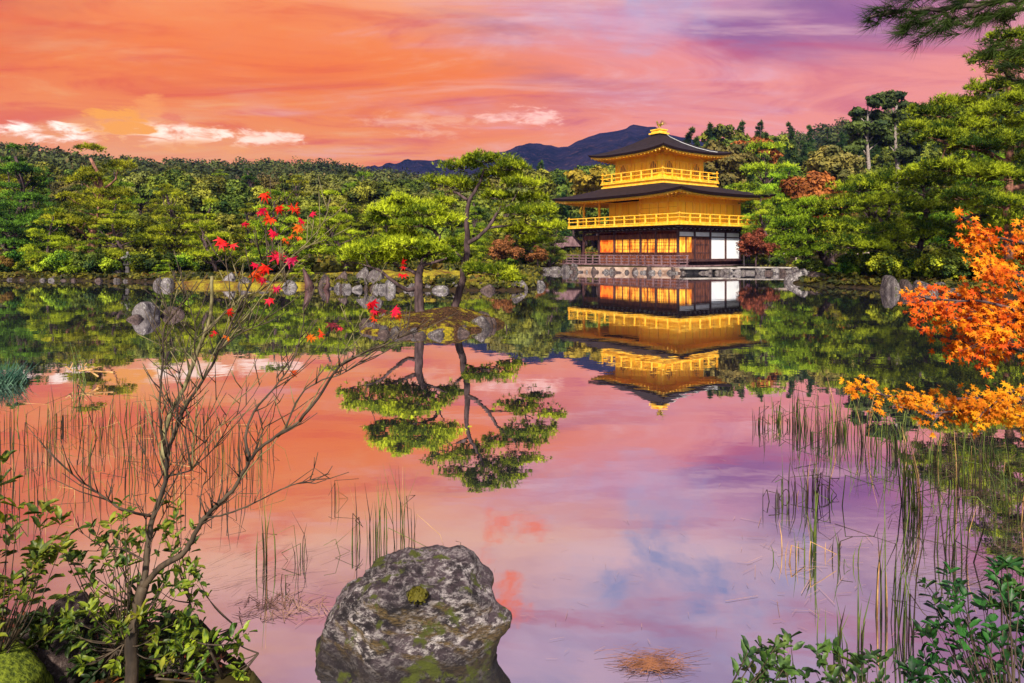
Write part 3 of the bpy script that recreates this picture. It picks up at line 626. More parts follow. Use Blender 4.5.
# two tall dark trees with pale trunks on the right hill
def tall_dark(px, d, ytop, seed, label, pxs):
    rd = random.Random(seed); g = gz((px - 512) * d / F, d); k = d / F; h = CH + (H0 - ytop) * k - g
    o = empty('tall_tree', ((px - 512) * k, d, g), label, 'tree'); mb = MB()
    mb.tube([(0, 0, -.3), (.2, 0, h * .3), (-.1, 0, h * .6), (0, 0, h * .93)], [.3, .24, .16, .05], 7)
    parts = []
    for x, y, r in pxs:
        c = ((x - px) * k, rd.uniform(-1, 1) * 1.2, CH + (H0 - y) * k - g); parts.append(clump_leaves(c, (r * k, r * k, r * k * .75), 650, .3))
        limb(mb, (0, 0, max(h * .3, c[2] - 1.5)), c, .09, .03, 0, .1, 4, rd)
    mb.build('trunk', M['bark_pale'], o, True); V, Fc = merge(parts); put('crown', npmesh('crown', V, [Fc], M['conifer']), o)
tall_dark(868, 78, 96, 1, 'left one of two tall dark trees on the right hill, a little lower', [(872, 103, 9), (862, 112, 8), (880, 115, 7), (858, 128, 10), (874, 130, 10), (866, 142, 12), (884, 138, 9), (855, 150, 9)])
tall_dark(896, 78, 91, 2, 'right one of two tall dark trees on the right hill, with a pale bare trunk', [(898, 97, 11), (888, 104, 6), (910, 106, 9), (902, 118, 10), (884, 122, 8), (915, 122, 9), (908, 138, 12), (888, 140, 7), (917, 150, 11), (902, 155, 10), (912, 165, 10)])

# woods
SRX = [480, 515, 560, 600, 640, 668, 690, 722, 770, 800, 850, 880, 930, 1024, 1250]; SRY = [172, 158, 164, 160, 152, 134, 126, 119, 117, 123, 121, 112, 104, 92, 80]
random.seed(21); rng = np.random.default_rng(21)
for row, (d, off, sp, jit) in enumerate([(128, 0, 17, 7), (108, 10, 19, 12), (92, 26, 24, 14), (78, 46, 30, 14)]):
    px = 505 + row * 9
    while px < 1130:
        dd = d * random.uniform(.95, 1.05); yt = np.interp(px, SRX, SRY) + off + random.uniform(0, jit)
        x = (px - 512) * dd / F
        if not (d < 80 and 560 < px < 740):
            q = random.random()
            if q < .62 - .12 * row: tree_at('conifer_tree', random.choice(CON), 14, px, dd, yt, 'dark conifer in the wood behind the pavilion', 'tree', 'conifers in the wood behind the pavilion')
            elif q < .93: tree_at('broadleaf_tree', random.choice(BROAD), 9, px, dd, yt, 'dark broadleaf tree in the wood behind the pavilion', 'tree', 'broadleaf trees in the wood behind the pavilion')
            else: tree_at('olive_tree', random.choice(OLIVE), 9, px, dd, yt, 'olive green tree in the wood behind the pavilion', 'tree', 'olive green trees in the wood behind the pavilion')
        px += sp * random.uniform(.75, 1.2)
SLX = [-300, 0, 60, 150, 200, 260, 330, 400, 430, 480, 520]; SLY = [150, 152, 160, 157, 163, 168, 166, 170, 176, 176, 165]
for row, (d, off, sp, jit) in enumerate([(96, 0, 26, 8), (78, 5, 33, 12), (64, 18, 40, 14), (53, 36, 42, 14)]):
    px = -230 + row * 13
    while px < 540:
        dd = d * random.uniform(.95, 1.05); yt = np.interp(px, SLX, SLY) + off + random.uniform(0, jit); q = random.random()
        if q < .5: tree_at('broadleaf_tree', random.choice(BROAD), 9, px, dd, yt, 'dark broadleaf tree in the wood behind the left bank', 'tree', 'broadleaf trees in the left wood')
        elif q < .78: tree_at('olive_tree', random.choice(OLIVE), 9, px, dd, yt, 'olive green tree in the wood behind the left bank', 'tree', 'olive green trees in the left wood')
        else: tree_at('pine_tree', random.choice(PINE), 6, px, dd, yt, 'pine standing in the wood behind the left bank', 'pine tree', 'pines in the left wood')
        px += sp * random.uniform(.75, 1.2)
# low cover of moss, fern and grass along the water's edge
n = 150000; pxr = rng.uniform(-200, 1250, n); dd = rng.uniform(24, 64, n); xx = (pxr - 512) / F * dd; s_ = sdf(xx, dd); k_ = (s_ > .02) & (s_ < 3.2 * rng.random(n) ** .6) & ~((pxr > 560) & (pxr < 760)); xx, yy = xx[k_], dd[k_]
lump = np.array([mn.noise(Vector((a * .5, c * .5, 0))) for a, c in zip(xx, yy)]); k_ = lump > -.7; xx, yy, lump = xx[k_], yy[k_], lump[k_]
zz_ = groundz(xx, yy) + rng.random(len(xx)) * (.10 + .35 * np.clip(lump + .2, 0, 1)); Vc, Fc_ = leaves(np.stack([xx, yy, zz_], -1), unit(rng.normal(size=(len(xx), 3)) * .6 + np.array([0, -.3, .8])), .17)
M['cover'] = leafmat('bank_ground_cover', (.025, .035, .01), (.22, .20, .02), .7, .2, (.22, .11, .02), 6)
n = 110000; pxr = rng.uniform(-250, 1300, n); d2 = rng.uniform(40, 125, n); x2 = (pxr - 512) / F * d2; k_ = (sdf(x2, d2) > 2.5) & ~((pxr > 540) & (pxr < 850) & (d2 < 66)) & ~((np.hypot(x2 - 13.8, d2 - 64.1) < 9.5)); x2, d2 = x2[k_], d2[k_]
V2, F2 = leaves(np.stack([x2, d2, groundz(x2, d2) + .5 * rng.random(len(x2)) ** 2], -1), unit(rng.normal(size=(len(x2), 3)) * .7 + np.array([0, -.5, .7])), .40)
Vc, Fc_ = merge([(Vc, Fc_), (V2, F2)])
tag(put('ground_cover', npmesh('ground_cover', Vc, [Fc_], M['cover'])), 'low moss, fern and undergrowth along the banks and under the trees', kind='stuff')
# off to the sides, so that the banks do not end at the frame
for k in range(14):
    px = random.choice([random.uniform(-1100, -260), random.uniform(1130, 1700)]); d = random.uniform(34, 60)
    if sdf(np.array([(px - 512) * d / F]), np.array([d]))[0] > 2: tree_at('pine_tree', random.choice(PINE), 6, px, d, random.uniform(120, 170), 'pine beyond the side of the view', 'pine tree', 'pines beyond the frame')
# dense shrubs under the bank trees
SP = []
for px in np.arange(-60, 560, 13): SP.append((px + random.uniform(-4, 4), np.interp(px, [0, 160, 330, 520, 560], [41.3, 40, 41, 54, 64]) * random.uniform(.985, 1.08)))
for px in np.arange(-60, 160, 8): SP.append((px, np.interp(px, [0, 60, 120, 160], [40.4, 39.6, 38.6, 37.8]) * random.uniform(1, 1.03)))
for px in np.arange(780, 1100, 8): SP.append((px, np.interp(px, [780, 800, 880, 925, 1024], [39, 35.6, 31, 28.6, 25.6]) * random.uniform(1, 1.1)))
for px in np.arange(745, 1090, 11): SP.append((px, np.interp(px, [745, 830, 880, 1024], [60, 42, 36.5, 33]) * random.uniform(1.0, 1.12)))
for px, d in SP:
    x = (px - 512) * d / F; s = random.uniform(.4, 1.2)
    if sdf(np.array([x]), np.array([d]))[0] < .8 or (112 < px < 141 and d < 39.5): continue
    o = plant_tree('shrub', random.choice(SHRUB), (x, d, gz(x, d) - .1), s, 'rounded green shrub under the bank trees', 'shrub', 'shrubs under the trees along the bank')
# far wood on the ridges: one mass
pts = []
N = 5200; azp = rng.uniform(-500, 1500, N); rr = 100 + 260 * rng.random(N) ** .8
x = (azp - 512) / F * rr; y = rr; z = groundz(x, y); keep = ~((rr < 125) & (azp > 480))
parts = []; x, y, z = x[keep], y[keep], z[keep]
n = len(x); L_ = 110; s = rng.uniform(1.6, 3.0, n)
d_, p_ = ell(n * L_, .7, .5); c_ = np.repeat(np.stack([x, y, z + s * 1.1], -1), L_, 0); s_ = np.repeat(s, L_)[:, None] * np.array([1, 1, 1.25])
Vv, Fv = leaves(c_ + p_ * s_, unit(d_ + rng.normal(size=d_.shape) * .5), .52)
M['forest'] = leafmat('distant_forest', (.03, .04, .015), (.15, .15, .035), .05, .2, (.22, .09, .06), .5)
tag(put('forest', npmesh('forest', Vv, [Fv], M['forest'])), 'distant wood covering the hill ridges', kind='stuff')

# ------------------------------------------------------------------ golden pavilion
rng = np.random.default_rng(99); random.seed(99)
a2, b2, o2 = 5.83, 4.21, 1.10
PAV = empty('golden_pavilion', (13.8, 64.1, 0), 'three storey golden pavilion with dark curved roofs standing at the edge of the pond', 'temple', rz=math.radians(36.1))
def part(name, mb, mt, parent=None, smooth=False, label=None):
    o = mb.build(name, mt, parent or PAV, smooth)
    if label: o['label'] = label
    return o
# local axes: -x face looks left towards the viewer, -y face looks right towards the viewer; near corner (-b2, -a2)
part('foundation', MB().span(-b2 - .5, b2 + .5, -a2 - .5, a2 + .6, -.3, .40).span(-b2 - .9, b2 + .9, -a2 - .9, a2 + .9, -.3, .2), M['stone'])
def deck(x0, x1, y0, y1, z0, z1, name='deck', mt='purplewood', n=0):
    mb = MB().span(x0, x1, y0, y1, z0, z1)
    return part(name, mb, M[mt])
# veranda: boards on short posts, running round the two seen sides
part('veranda_deck', MB().span(-b2 - 1.25, -b2 + .05, -a2 - 1.25, a2 + 1.3, .36, .48).span(-b2 + .05, b2 + 1.6, -a2 - 1.25, -a2 + .05, .36, .48).span(-b2 - 1.32, -b2 - 1.25, -a2 - 1.3, a2 + 1.3, .28, .47), M['purplewood'])
part('entrance_step', MB().span(-b2 + .8, b2 + .2, -a2 - 2.1, -a2 - 1.27, .20, .28).span(-b2 + .8, b2 + .2, -a2 - 2.1, -a2 - 2.04, .0, .2), M['purplewood'])
part('raised_floor', MB().span(-b2 - .12, b2 + .9, -a2 - .55, -a2 + .02, .80, .90).span(-b2 - .02, b2 + .02, -a2 - .06, -a2 + .05, .48, .8), M['darkwood'])
for k in range(13):
    y = -a2 - 1.1 + k * (2 * a2 + 2.2) / 12; part('veranda_post', MB().span(-b2 - 1.2, -b2 - 1.05, y - .08, y + .08, -.1, .36), M['darkwood'])
def railing(name, pts, z, h, mt, step=1.0, rails=(1.0, .62, .12), pw=.08, rw=.06, over=.12, parent=None):
    mb = MB()
    for (x0, y0), (x1, y1) in zip(pts, pts[1:]):
        L = math.hypot(x1 - x0, y1 - y0); n = max(1, round(L / step))
        for i in range(n + 1):
            t_ = i / n; x, y = x0 + (x1 - x0) * t_, y0 + (y1 - y0) * t_
            hh = h + over if i in (0, n) else h * rails[0]
            mb.span(x - pw / 2, x + pw / 2, y - pw / 2, y + pw / 2, z, z + hh)
        ux, uy = (x1 - x0) / L, (y1 - y0) / L
        for r in rails: mb.bar((x0 - ux * .15, y0 - uy * .15, z + h * r), (x1 + ux * .15, y1 + uy * .15, z + h * r), rw * (1.25 if r == rails[0] else .9), rw)
    return part(name, mb, M[mt], parent)
railing('veranda_railing', [(-b2 - 1.15, a2 + 1.2), (-b2 - 1.15, -a2 - 1.1), (-b2 - .25, -a2 - 1.15)], .48, .82, 'purplewood', .95, (1.0, .66, .34, .06), pw=.1, rw=.085, over=.05)
# first storey: columns
tl = [0, 2.4, 4.2, 7.45, 9.5, 2 * a2]; tr = [0, 2.1, 4.2, 6.32, 2 * b2]
for k, t_ in enumerate(tl): part('column', MB().span(-b2 - .09, -b2 + .09, -a2 + t_ - .09, -a2 + t_ + .09, .42, 3.42), M['darkwood'])
for k, t_ in enumerate(tr[1:]): part('column', MB().span(-b2 + t_ - .08, -b2 + t_ + .08, -a2 - .08, -a2 + .08, .42, 3.42), M['darkwood'])
for x, y in [(b2, -a2 + 3.9), (b2, -a2 + 7.8), (b2, a2), (0, a2), (-b2 + 2.1, a2)]: part('column', MB().span(x - .08, x + .08, y - .08, y + .08, .42, 3.42), M['darkwood'])
xl = -b2; yr = -a2
part('lower_wall', MB().span(xl + .03, xl + .09, -a2 + .09, -a2 + 9.41, .5, 1.50), M['redwood'])
part('tie_beam', MB().span(xl - .05, xl + .05, -a2 + .09, a2 - .09, 2.72, 3.15).span(xl - .06, xl + .06, -a2 + .09, a2 - .09, 1.48, 1.58).span(xl - .05, xl + .05, -a2 + .09, a2 - .09, 3.36, 3.46), M['redwood'])
part('tie_beam', MB().span(-b2 + .09, b2 - .09, yr - .05, yr + .05, 2.86, 2.94).span(-b2 + .09, b2 - .09, yr - .05, yr + .05, 3.30, 3.42).span(-b2 + .09, b2 - .09, yr - .06, yr + .06, .9, 1.02), M['darkwood'])
# interior body so one cannot look through the lit half
part('interior_wall', MB().span(xl + 1.8, xl + 1.9, -a2 + .4, -a2 + 9.4, .5, 3.5).span(xl + .1, b2 - .1, -a2 + 9.42, -a2 + 9.5, .5, 3.5).span(b2 - .1, b2 - .02, -a2 + .1, -a2 + 9.4, .5, 3.5), M['redwood'])
part('ceiling', MB().span(-b2 + .05, b2 - .05, -a2 + .05, a2 - .05, 3.47, 3.55), M['darkwood'])
part('floor', MB().span(-b2 + .1, b2 - .1, -a2 + .1, a2 - .1, .42, .5), M['darkwood'])
segs = [(.12, .95), (1.1, 2.28), (2.52, 3.35), (3.48, 4.08), (4.32, 5.5), (5.62, 6.4), (6.5, 7.33)]
for y0, y1 in segs:
    f_ = part('lit_window', MB().span(xl + .05, xl + .07, -a2 + y0, -a2 + y1, 1.58, 2.72), M['lit'])
    mb = MB()
    nq = max(2, int((y1 - y0) / .22))
    for q in range(1, nq): yy = -a2 + y0 + (y1 - y0) * q / nq; mb.span(xl + .02, xl + .045, yy - .014, yy + .014, 1.58, 2.72)
    for zq in (1.86, 2.15, 2.44): mb.span(xl + .015, xl + .04, -a2 + y0, -a2 + y1, zq - .012, zq + .012)
    mb.span(xl + .0, xl + .045, -a2 + y1, -a2 + y1 + .1, 1.58, 2.72); part('lattice', mb, M['redwood'], f_)
part('lit_window', MB().span(xl + .05, xl + .07, -a2 + 7.57, -a2 + 9.38, 1.58, 2.72), M['lit_dim'], label='deep orange lit window at the left end')
# right face
for x0, x1 in [(-b2 + .12, -b2 + .95), (-b2 + 1.12, -b2 + 1.75)]:
    part('lit_window', MB().span(x0, x1, yr + .04, yr + .06, 1.58, 2.86), M['lit'])
part('lower_wall', MB().span(-b2 + .09, -b2 + 2.02, yr + .02, yr + .08, .5, 1.56).span(-b2 + .95, -b2 + 1.12, yr + .0, yr + .08, 1.56, 2.86).span(-b2 + 1.75, -b2 + 2.02, yr + .0, yr + .08, 1.56, 2.86), M['redwood'])
dr = part('door', MB().span(-b2 + 2.18, -b2 + 4.12, yr + .02, yr + .08, .9, 2.86), M['redwood'])
mb = MB()
for q in range(9): xx = -b2 + 2.22 + q * .225; mb.span(xx, xx + .05, yr - .03, yr + .02, 1.0, 2.8)
for z in (1.5, 2.2): mb.span(-b2 + 2.18, -b2 + 4.12, yr - .02, yr + .015, z, z + .07)
part('lattice', mb, M['darkwood'], dr)
for x0, x1 in [(tr[2], tr[3]), (tr[3], tr[4])]:
    part('white_panel', MB().span(-b2 + x0 + .1, -b2 + x1 - .1, yr + .01, yr + .05, 1.02, 2.86), M['shoji'])
for k in range(4): part('plaster_panel', MB().span(-b2 + tr[k] + .1, -b2 + tr[k + 1] - .1, yr + .01, yr + .05, 2.95, 3.30), M['plaster'])
# white plaster band with dark brackets under the balcony
part('bracket_band', MB().span(xl + .02, b2 - .02, yr + .02, a2 - .02, 3.55, 3.80), M['plaster'])
mb = MB()
for k in range(22):
    y = -a2 + .1 + k * (2 * a2 - .2) / 21; mb.bar((xl + .1, y, 3.62), (xl - .95, y, 3.76), .13, .12)
    mb.span(xl - .1, xl + .03, y - .16, y + .16, 3.42, 3.56)
for k in range(15):
    x = -b2 + .1 + k * (2 * b2 - .2) / 14; mb.bar((x, yr + .1, 3.62), (x, yr - .95, 3.76), .13, .12)
    mb.span(x - .16, x + .16, yr - .1, yr + .015, 3.43, 3.57)
part('bracket', mb, M['darkwood'])
# second storey
part('balcony_deck', MB().span(-b2 - o2, b2 + o2, -a2 - o2, a2 + o2, 3.84, 4.00), M['gold_trim'])
part('balcony_underside', MB().span(-b2 - o2 + .1, b2 + o2 - .1, -a2 - o2 + .1, a2 + o2 - .1, 3.78, 3.838), M['darkwood'])
railing('balcony_railing', [(-b2 - o2 + .1, a2 + o2 - .1), (-b2 - o2 + .1, -a2 - o2 + .1), (b2 + o2 - .1, -a2 - o2 + .1), (b2 + o2 - .1, a2 + o2 - .1), (-b2 - o2 + .1, a2 + o2 - .1)], 4.0, .78, 'gold_trim', 1.25, (1.0, .6, .12), .1, .07, .14)
ZT = 6.25
part('gold_wall', MB().span(-b2, b2, -a2, -a2 + 4.25, 4.0, ZT).span(-b2 + 1.3, b2, -a2 + 4.25, -a2 + 9.5, 4.002, ZT - .002), M['gold'])
for t_ in (0, 1.05, 4.25, 9.5, 2 * a2): part('gold_column', MB().span(-b2 - .07, -b2 + .09, -a2 + t_ - .08, -a2 + t_ + .08, 4.002, ZT), M['gold_trim'])
for t_ in tr[1:]: part('gold_column', MB().span(-b2 + t_ - .07, -b2 + t_ + .07, -a2 - .05, -a2 + .05, 4.002, ZT), M['gold_trim'])
for x, y in [(b2 - .08, a2 - .08), (0, a2 - .08)]: part('gold_column', MB().span(x - .08, x + .08, y - .08, y + .08, 4.002, ZT), M['gold_trim'])
part('gold_batten', MB().span(-b2 - .03, -b2 - .004, -a2 + 2.2, -a2 + 2.28, 4.1, 5.9).span(-b2 + 1.26, -b2 + 1.29, -a2 + 5.9, -a2 + 6.0, 4.1, 6.2).span(-b2 + 1.26, -b2 + 1.29, -a2 + 7.7, -a2 + 7.8, 4.1, 6.2).span(-b2 - .045, -b2 - .004, -a2 + .1, -a2 + 4.2, 5.80, 5.92), M['gold_trim'])
part('gold_batten', MB().span(-b2, b2, -a2 - .035, -a2 - .004, 4.55, 4.61).span(-b2, b2, -a2 - .035, -a2 - .004, 5.82, 5.92), M['gold_trim'])

M['seam'] = simple('dark_gold_seam', (.30, .12, .01), (.45, .20, .015), 5, .6)
mb = MB()
for k in range(1, 4): mb.span(-b2 - .012, -b2 - .003, -a2 + k * 1.06 - .012, -a2 + k * 1.06 + .012, 4.1, 5.8)
for k in range(1, 9): mb.span(-b2 + k * .935 - .012, -b2 + k * .935 + .012, -a2 - .012, -a2 - .003, 4.1, 5.8)
for k in range(1, 6): mb.span(-b2 + 1.285, -b2 + 1.297, -a2 + 4.25 + k * .88 - .012, -a2 + 4.25 + k * .88 + .012, 4.1, 6.1)
for z in (4.95, 5.4): mb.span(-b2 - .010, -b2 - .004, -a2 + .1, -a2 + 4.2, z, z + .018)
part('panel_seam', mb, M['seam'])

def hip_roof(A, B, At, Bt, z0, z1, up, thick, lip, nb=26, nt=14, conc=1.5):
    """curved hip roof; A along y, B along x. returns top surface MB, edge MB and soffit function"""
    def pt(side, s, t_):
        # side 0:-x 1:-y 2:+x 3:+y ; s -1..1 along the eave, t 0 eave ..1 top
        a = A + (At - A) * t_; b_ = B + (Bt - B) * t_
        z = z0 + (z1 - z0) * (t_ ** conc * .72 + t_ * .28) + up * abs(s) ** 3.2 * (1 - t_) ** 2
        return [(-b_, -s * a, z), (s * b_, -a, z), (b_, s * a, z), (-s * b_, a, z)][side]
    top = MB(); edge = MB(); trim = MB(); sof = MB()
    for side in range(4):
        for i in range(nb):
            s0, s1 = -1 + 2 * i / nb, -1 + 2 * (i + 1) / nb
            for j in range(nt):
                t0_, t1_ = j / nt, (j + 1) / nt
                top.poly([pt(side, s0, t0_), pt(side, s1, t0_), pt(side, s1, t1_), pt(side, s0, t1_)])
            p0, p1 = Vector(pt(side, s0, 0)), Vector(pt(side, s1, 0)); dn = Vector((0, 0, thick)); k = .985
            q0, q1 = Vector((p0.x * k, p0.y * k, p0.z)) - dn, Vector((p1.x * k, p1.y * k, p1.z)) - dn
            edge.poly([q0, q1, p1, p0])
            g = Vector((0, 0, lip)); k2 = .975
            r0, r1 = Vector((q0.x * k2, q0.y * k2, q0.z)), Vector((q1.x * k2, q1.y * k2, q1.z))
            edge.poly([r0, r1, q1, q0]); h = Vector((0, 0, .004))
            trim.poly([r0 - g - h, r1 - g - h, r1 - h, r0 - h])
            sof.poly([r1 - g - h, r0 - g - h, Vector((r0.x * .62, r0.y * .62, z0 - thick + .12)), Vector((r1.x * .62, r1.y * .62, z0 - thick + .12))])
    return top, edge, trim, sof, pt
def rafters(A, B, Ai, Bi, z_out, z_in, up, step):
    mb = MB()
    for sgn in (-1, 1):
        n = int(2 * A / step)
        for i in range(n + 1):
            s = -1 + 2 * i / n; zz_ = z_out + up * abs(s) ** 3.2
            mb.bar((sgn * B, s * A, zz_), (sgn * Bi, s * max(Ai, min(A, A)) * (Ai / A if abs(s) > .8 else 1), z_in), .09, .10)
        n = int(2 * B / step)
        for i in range(n + 1):
            s = -1 + 2 * i / n; zz_ = z_out + up * abs(s) ** 3.2
            mb.bar((s * B, sgn * A, zz_), (s * B * (Bi / B if abs(s) > .8 else 1), sgn * Ai, z_in), .09, .10)
    return mb
def put_roof(name, A, B, At, Bt, z0, z1, up, thick, lip, wallA, wallB, conc):
    top, edge, trim, sof, pt = hip_roof(A, B, At, Bt, z0, z1, up, thick, lip, conc=conc)
    r = part(name, top, M['roof'], smooth=True)
    part('eave_edge', edge, M['eave_edge'], r); part('eave_trim', trim, M['gold_trim'], r); part('soffit', sof, M['gold'], r)
    part('rafter', rafters(A * .955, B * .955, wallA, wallB, z0 - thick - lip - .05, z0 - thick - .02, up, .42), M['gold_trim'], r)
    return r, pt
R2, _ = put_roof('lower_roof', a2 + 2.25, b2 + 2.25, 3.72, 3.72, 6.52, 7.62, .30, .20, .13, a2, b2, 1.2)
# third storey
part('upper_deck', MB().span(-3.8, 3.8, -3.8, 3.8, 7.58, 7.70).span(-3.7, 3.7, -3.7, 3.7, 7.7, 7.92).span(-3.86, 3.86, -3.86, 3.86, 7.92, 8.04), M['gold_trim'])
railing('upper_railing', [(-3.72, 3.72), (-3.72, -3.72), (3.72, -3.72), (3.72, 3.72), (-3.72, 3.72)], 8.04, .82, 'gold_trim', 1.24, (1.0, .55, .12), .1, .07, .2)
w3 = 2.8
part('upper_wall', MB().span(-w3, w3, -w3, w3, 8.04, 10.45), M['gold'])
mb = MB()
for k in range(1, 12):
    q = -w3 + k * w3 / 6; mb.span(-w3 - .012, -w3 - .003, q - .01, q + .01, 8.1, 9.7).span(q - .01, q + .01, -w3 - .012, -w3 - .003, 8.1, 9.7)
part('panel_seam', mb, M['seam'])
for k in range(4):
    t_ = -w3 + k * 2 * w3 / 3
    part('gold_column', MB().span(-w3 - .06, -w3 + .06, t_ - .07, t_ + .07, 8.04, 10.4), M['gold_trim'])
    if k: part('gold_column', MB().span(t_ - .07, t_ + .07, -w3 - .06, -w3 + .06, 8.042, 10.4), M['gold_trim'])
part('gold_batten', MB().span(-w3 - .05, -w3 - .004, -w3, w3, 9.72, 9.8).span(-w3, w3, -w3 - .05, -w3 - .004, 9.72, 9.8), M['gold_trim'])
# cusped windows: two on each seen face, beside the middle door leaves
def arch(y, face):
    f_ = MB(); g = MB(); N = 10; wd, hs_, hr = .42, .66, .50
    pts = [(-wd, 0), (wd, 0)] + [(wd * math.cos(a) * (1 - .12 * math.sin(2 * a) ** 2), hs_ + hr * math.sin(a)) for a in [math.pi * i / N for i in range(N + 1)]]
    L = (lambda u, z, o: (-w3 - o, y + u, 8.58 + z)) if face == 0 else (lambda u, z, o: (y + u, -w3 - o, 8.58 + z))
    order = pts if face else pts[::-1]
    g.poly([L(u, z, .03) for u, z in order])
    for (u0, z0), (u1, z1) in zip(pts[1:], pts[2:] + [pts[0]]): f_.bar(L(u0, z0, .05), L(u1, z1, .05), .1, .08)
    f_.bar(L(-wd, 0, .05), L(wd, 0, .05), .1, .1)
    for q in (-.12, .12): f_.bar(L(q, 0, .05), L(q, hs_ + hr * .8, .05), .04)
    f_.bar(L(-wd, hs_ * .8, .05), L(wd, hs_ * .8, .05), .04)
    wv = part('arched_window', f_, M['gold_trim']); part('pane', g, M['lit_dim'] if 0 else M['windowdark'], wv)
M['windowdark'] = simple('dark_gold_window_lattice', (.20, .09, .02), (.5, .28, .06), 12, .6)
for y in (-1.87, 1.87): arch(y, 0); arch(y, 1)
for face in (0, 1):
    mb = MB()
    for q in range(5):
        c = -.8 + q * .4
        if face == 0: mb.span(-w3 - .03, -w3 - .004, c - .03, c + .03, 8.2, 9.7)
        else: mb.span(c - .03, c + .03, -w3 - .03, -w3 - .004, 8.2, 9.7)
    part('panelled_door', mb, M['gold_trim'])
R3, pt3 = put_roof('upper_roof', 4.7, 4.7, .42, .42, 10.50, 12.62, .32, .17, .12, w3, w3, 1.5)
mb = MB()
cp = [Vector((.45, -.42, 12.72))] + [Vector(pt3(1, s, t_)) + Vector((0, -.05, .07)) for s, t_ in ((.25, .85), (.32, .6), (.42, .35), (.5, .12), (.55, .02))]
part('lightning_cable', mb.tube(cp, .035, 5), M['metal'])
fb = part('roof_finial_base', MB().box((0, 0, 12.68), (1.35, 1.35, .14)).box((0, 0, 12.86), (1.0, 1.0, .24)).box((0, 0, 13.02), (1.15, 1.15, .10)).box((0, 0, 13.12), (.55, .55, .12), 0, 0, .5), M['gold_trim'])
# phoenix statue
px_ = MB(); c = Vector((0, 0, 13.55))
px_.tube([c + Vector(q) for q in [(.32, .0, -.06), (.22, 0, -.04), (.05, 0, 0), (-.14, 0, .06), (-.24, 0, .2), (-.26, 0, .36), (-.33, 0, .42), (-.42, 0, .40)]], [.05, .13, .17, .14, .08, .06, .07, .015], 9)
for s in (-1, 1): px_.tube([c + Vector((0, s * .06, -.1)), c + Vector((.02, s * .06, -.25)), c + Vector((-.02, s * .06, -.38))], [.05, .03, .025], 6)
ph = part('phoenix', px_, M['bronze'], smooth=True); ph.scale = (.82, .82, .82); ph.location = (0, 0, 13.16 * .18)
for s in (-1, 1):
    wg = MB()
    for q in range(6):
        a = 1.15 - q * .22; wg.bar(c + Vector((-.05 + q * .05, s * .12, .05)), c + Vector((.05 + q * .10, s * (.22 + .5 * math.cos(a)), .08 + .55 * math.sin(a))), .09, .02)
    part('wing', wg, M['bronze'], ph)
tl_ = MB()
for q in range(5): tl_.tube([c + Vector((.28, (q - 2) * .03, -.04)), c + Vector((.45, (q - 2) * .08, .12 + .03 * q)), c + Vector((.52 + .02 * q, (q - 2) * .13, .42 - .03 * abs(q - 2)))], [.03, .045, .012], 5)
part('tail', tl_, M['bronze'], ph)
# porch over the water at the left end
po = part('porch_roof', MB(), M['roof']) if 0 else None
mb = MB(); cx_, cy_ = -4.5, 8.6
Lx, Ly = 1.5, 1.9
for s in (-1, 1):
    mb.poly([(cx_ + s * Lx, cy_ - Ly, 2.15), (cx_ + s * Lx, cy_ + Ly, 2.15), (cx_ + s * .1, cy_ + Ly * .85, 3.15), (cx_ + s * .1, cy_ - Ly * .85, 3.15)][::s])
    mb.poly([(cx_ + s * Lx, cy_ - Ly, 2.03), (cx_ + s * Lx, cy_ + Ly, 2.03), (cx_ + s * Lx, cy_ + Ly, 2.15), (cx_ + s * Lx, cy_ - Ly, 2.15)][::-s])
    mb.poly([(cx_ - Lx, cy_ + s * Ly, 2.15), (cx_ + Lx, cy_ + s * Ly, 2.15), (cx_ + .1, cy_ + s * Ly * .85, 3.15), (cx_ - .1, cy_ + s * Ly * .85, 3.15)][::s])
mb.poly([(cx_ - .1, cy_ - Ly * .85, 3.15), (cx_ + .1, cy_ - Ly * .85, 3.15), (cx_ + .1, cy_ + Ly * .85, 3.15), (cx_ - .1, cy_ + Ly * .85, 3.15)])
mb.poly([(cx_ - Lx, cy_ - Ly, 2.03), (cx_ - Lx, cy_ + Ly, 2.03), (cx_ + Lx, cy_ + Ly, 2.03), (cx_ + Lx, cy_ - Ly, 2.03)])
part('porch_roof', mb, M['purplewood'])
for sx_ in (-1, 1):
    for sy_ in (-1, 1): part('porch_post', MB().span(cx_ + sx_ * 1.2 - .08, cx_ + sx_ * 1.2 + .08, cy_ + sy_ * 1.5 - .08, cy_ + sy_ * 1.5 + .08, -.3, 2.03), M['darkwood'])
part('porch_deck', MB().span(cx_ - 1.4, cx_ + 1.4, cy_ - 1.7, cy_ + 1.7, .34, .46), M['purplewood'])

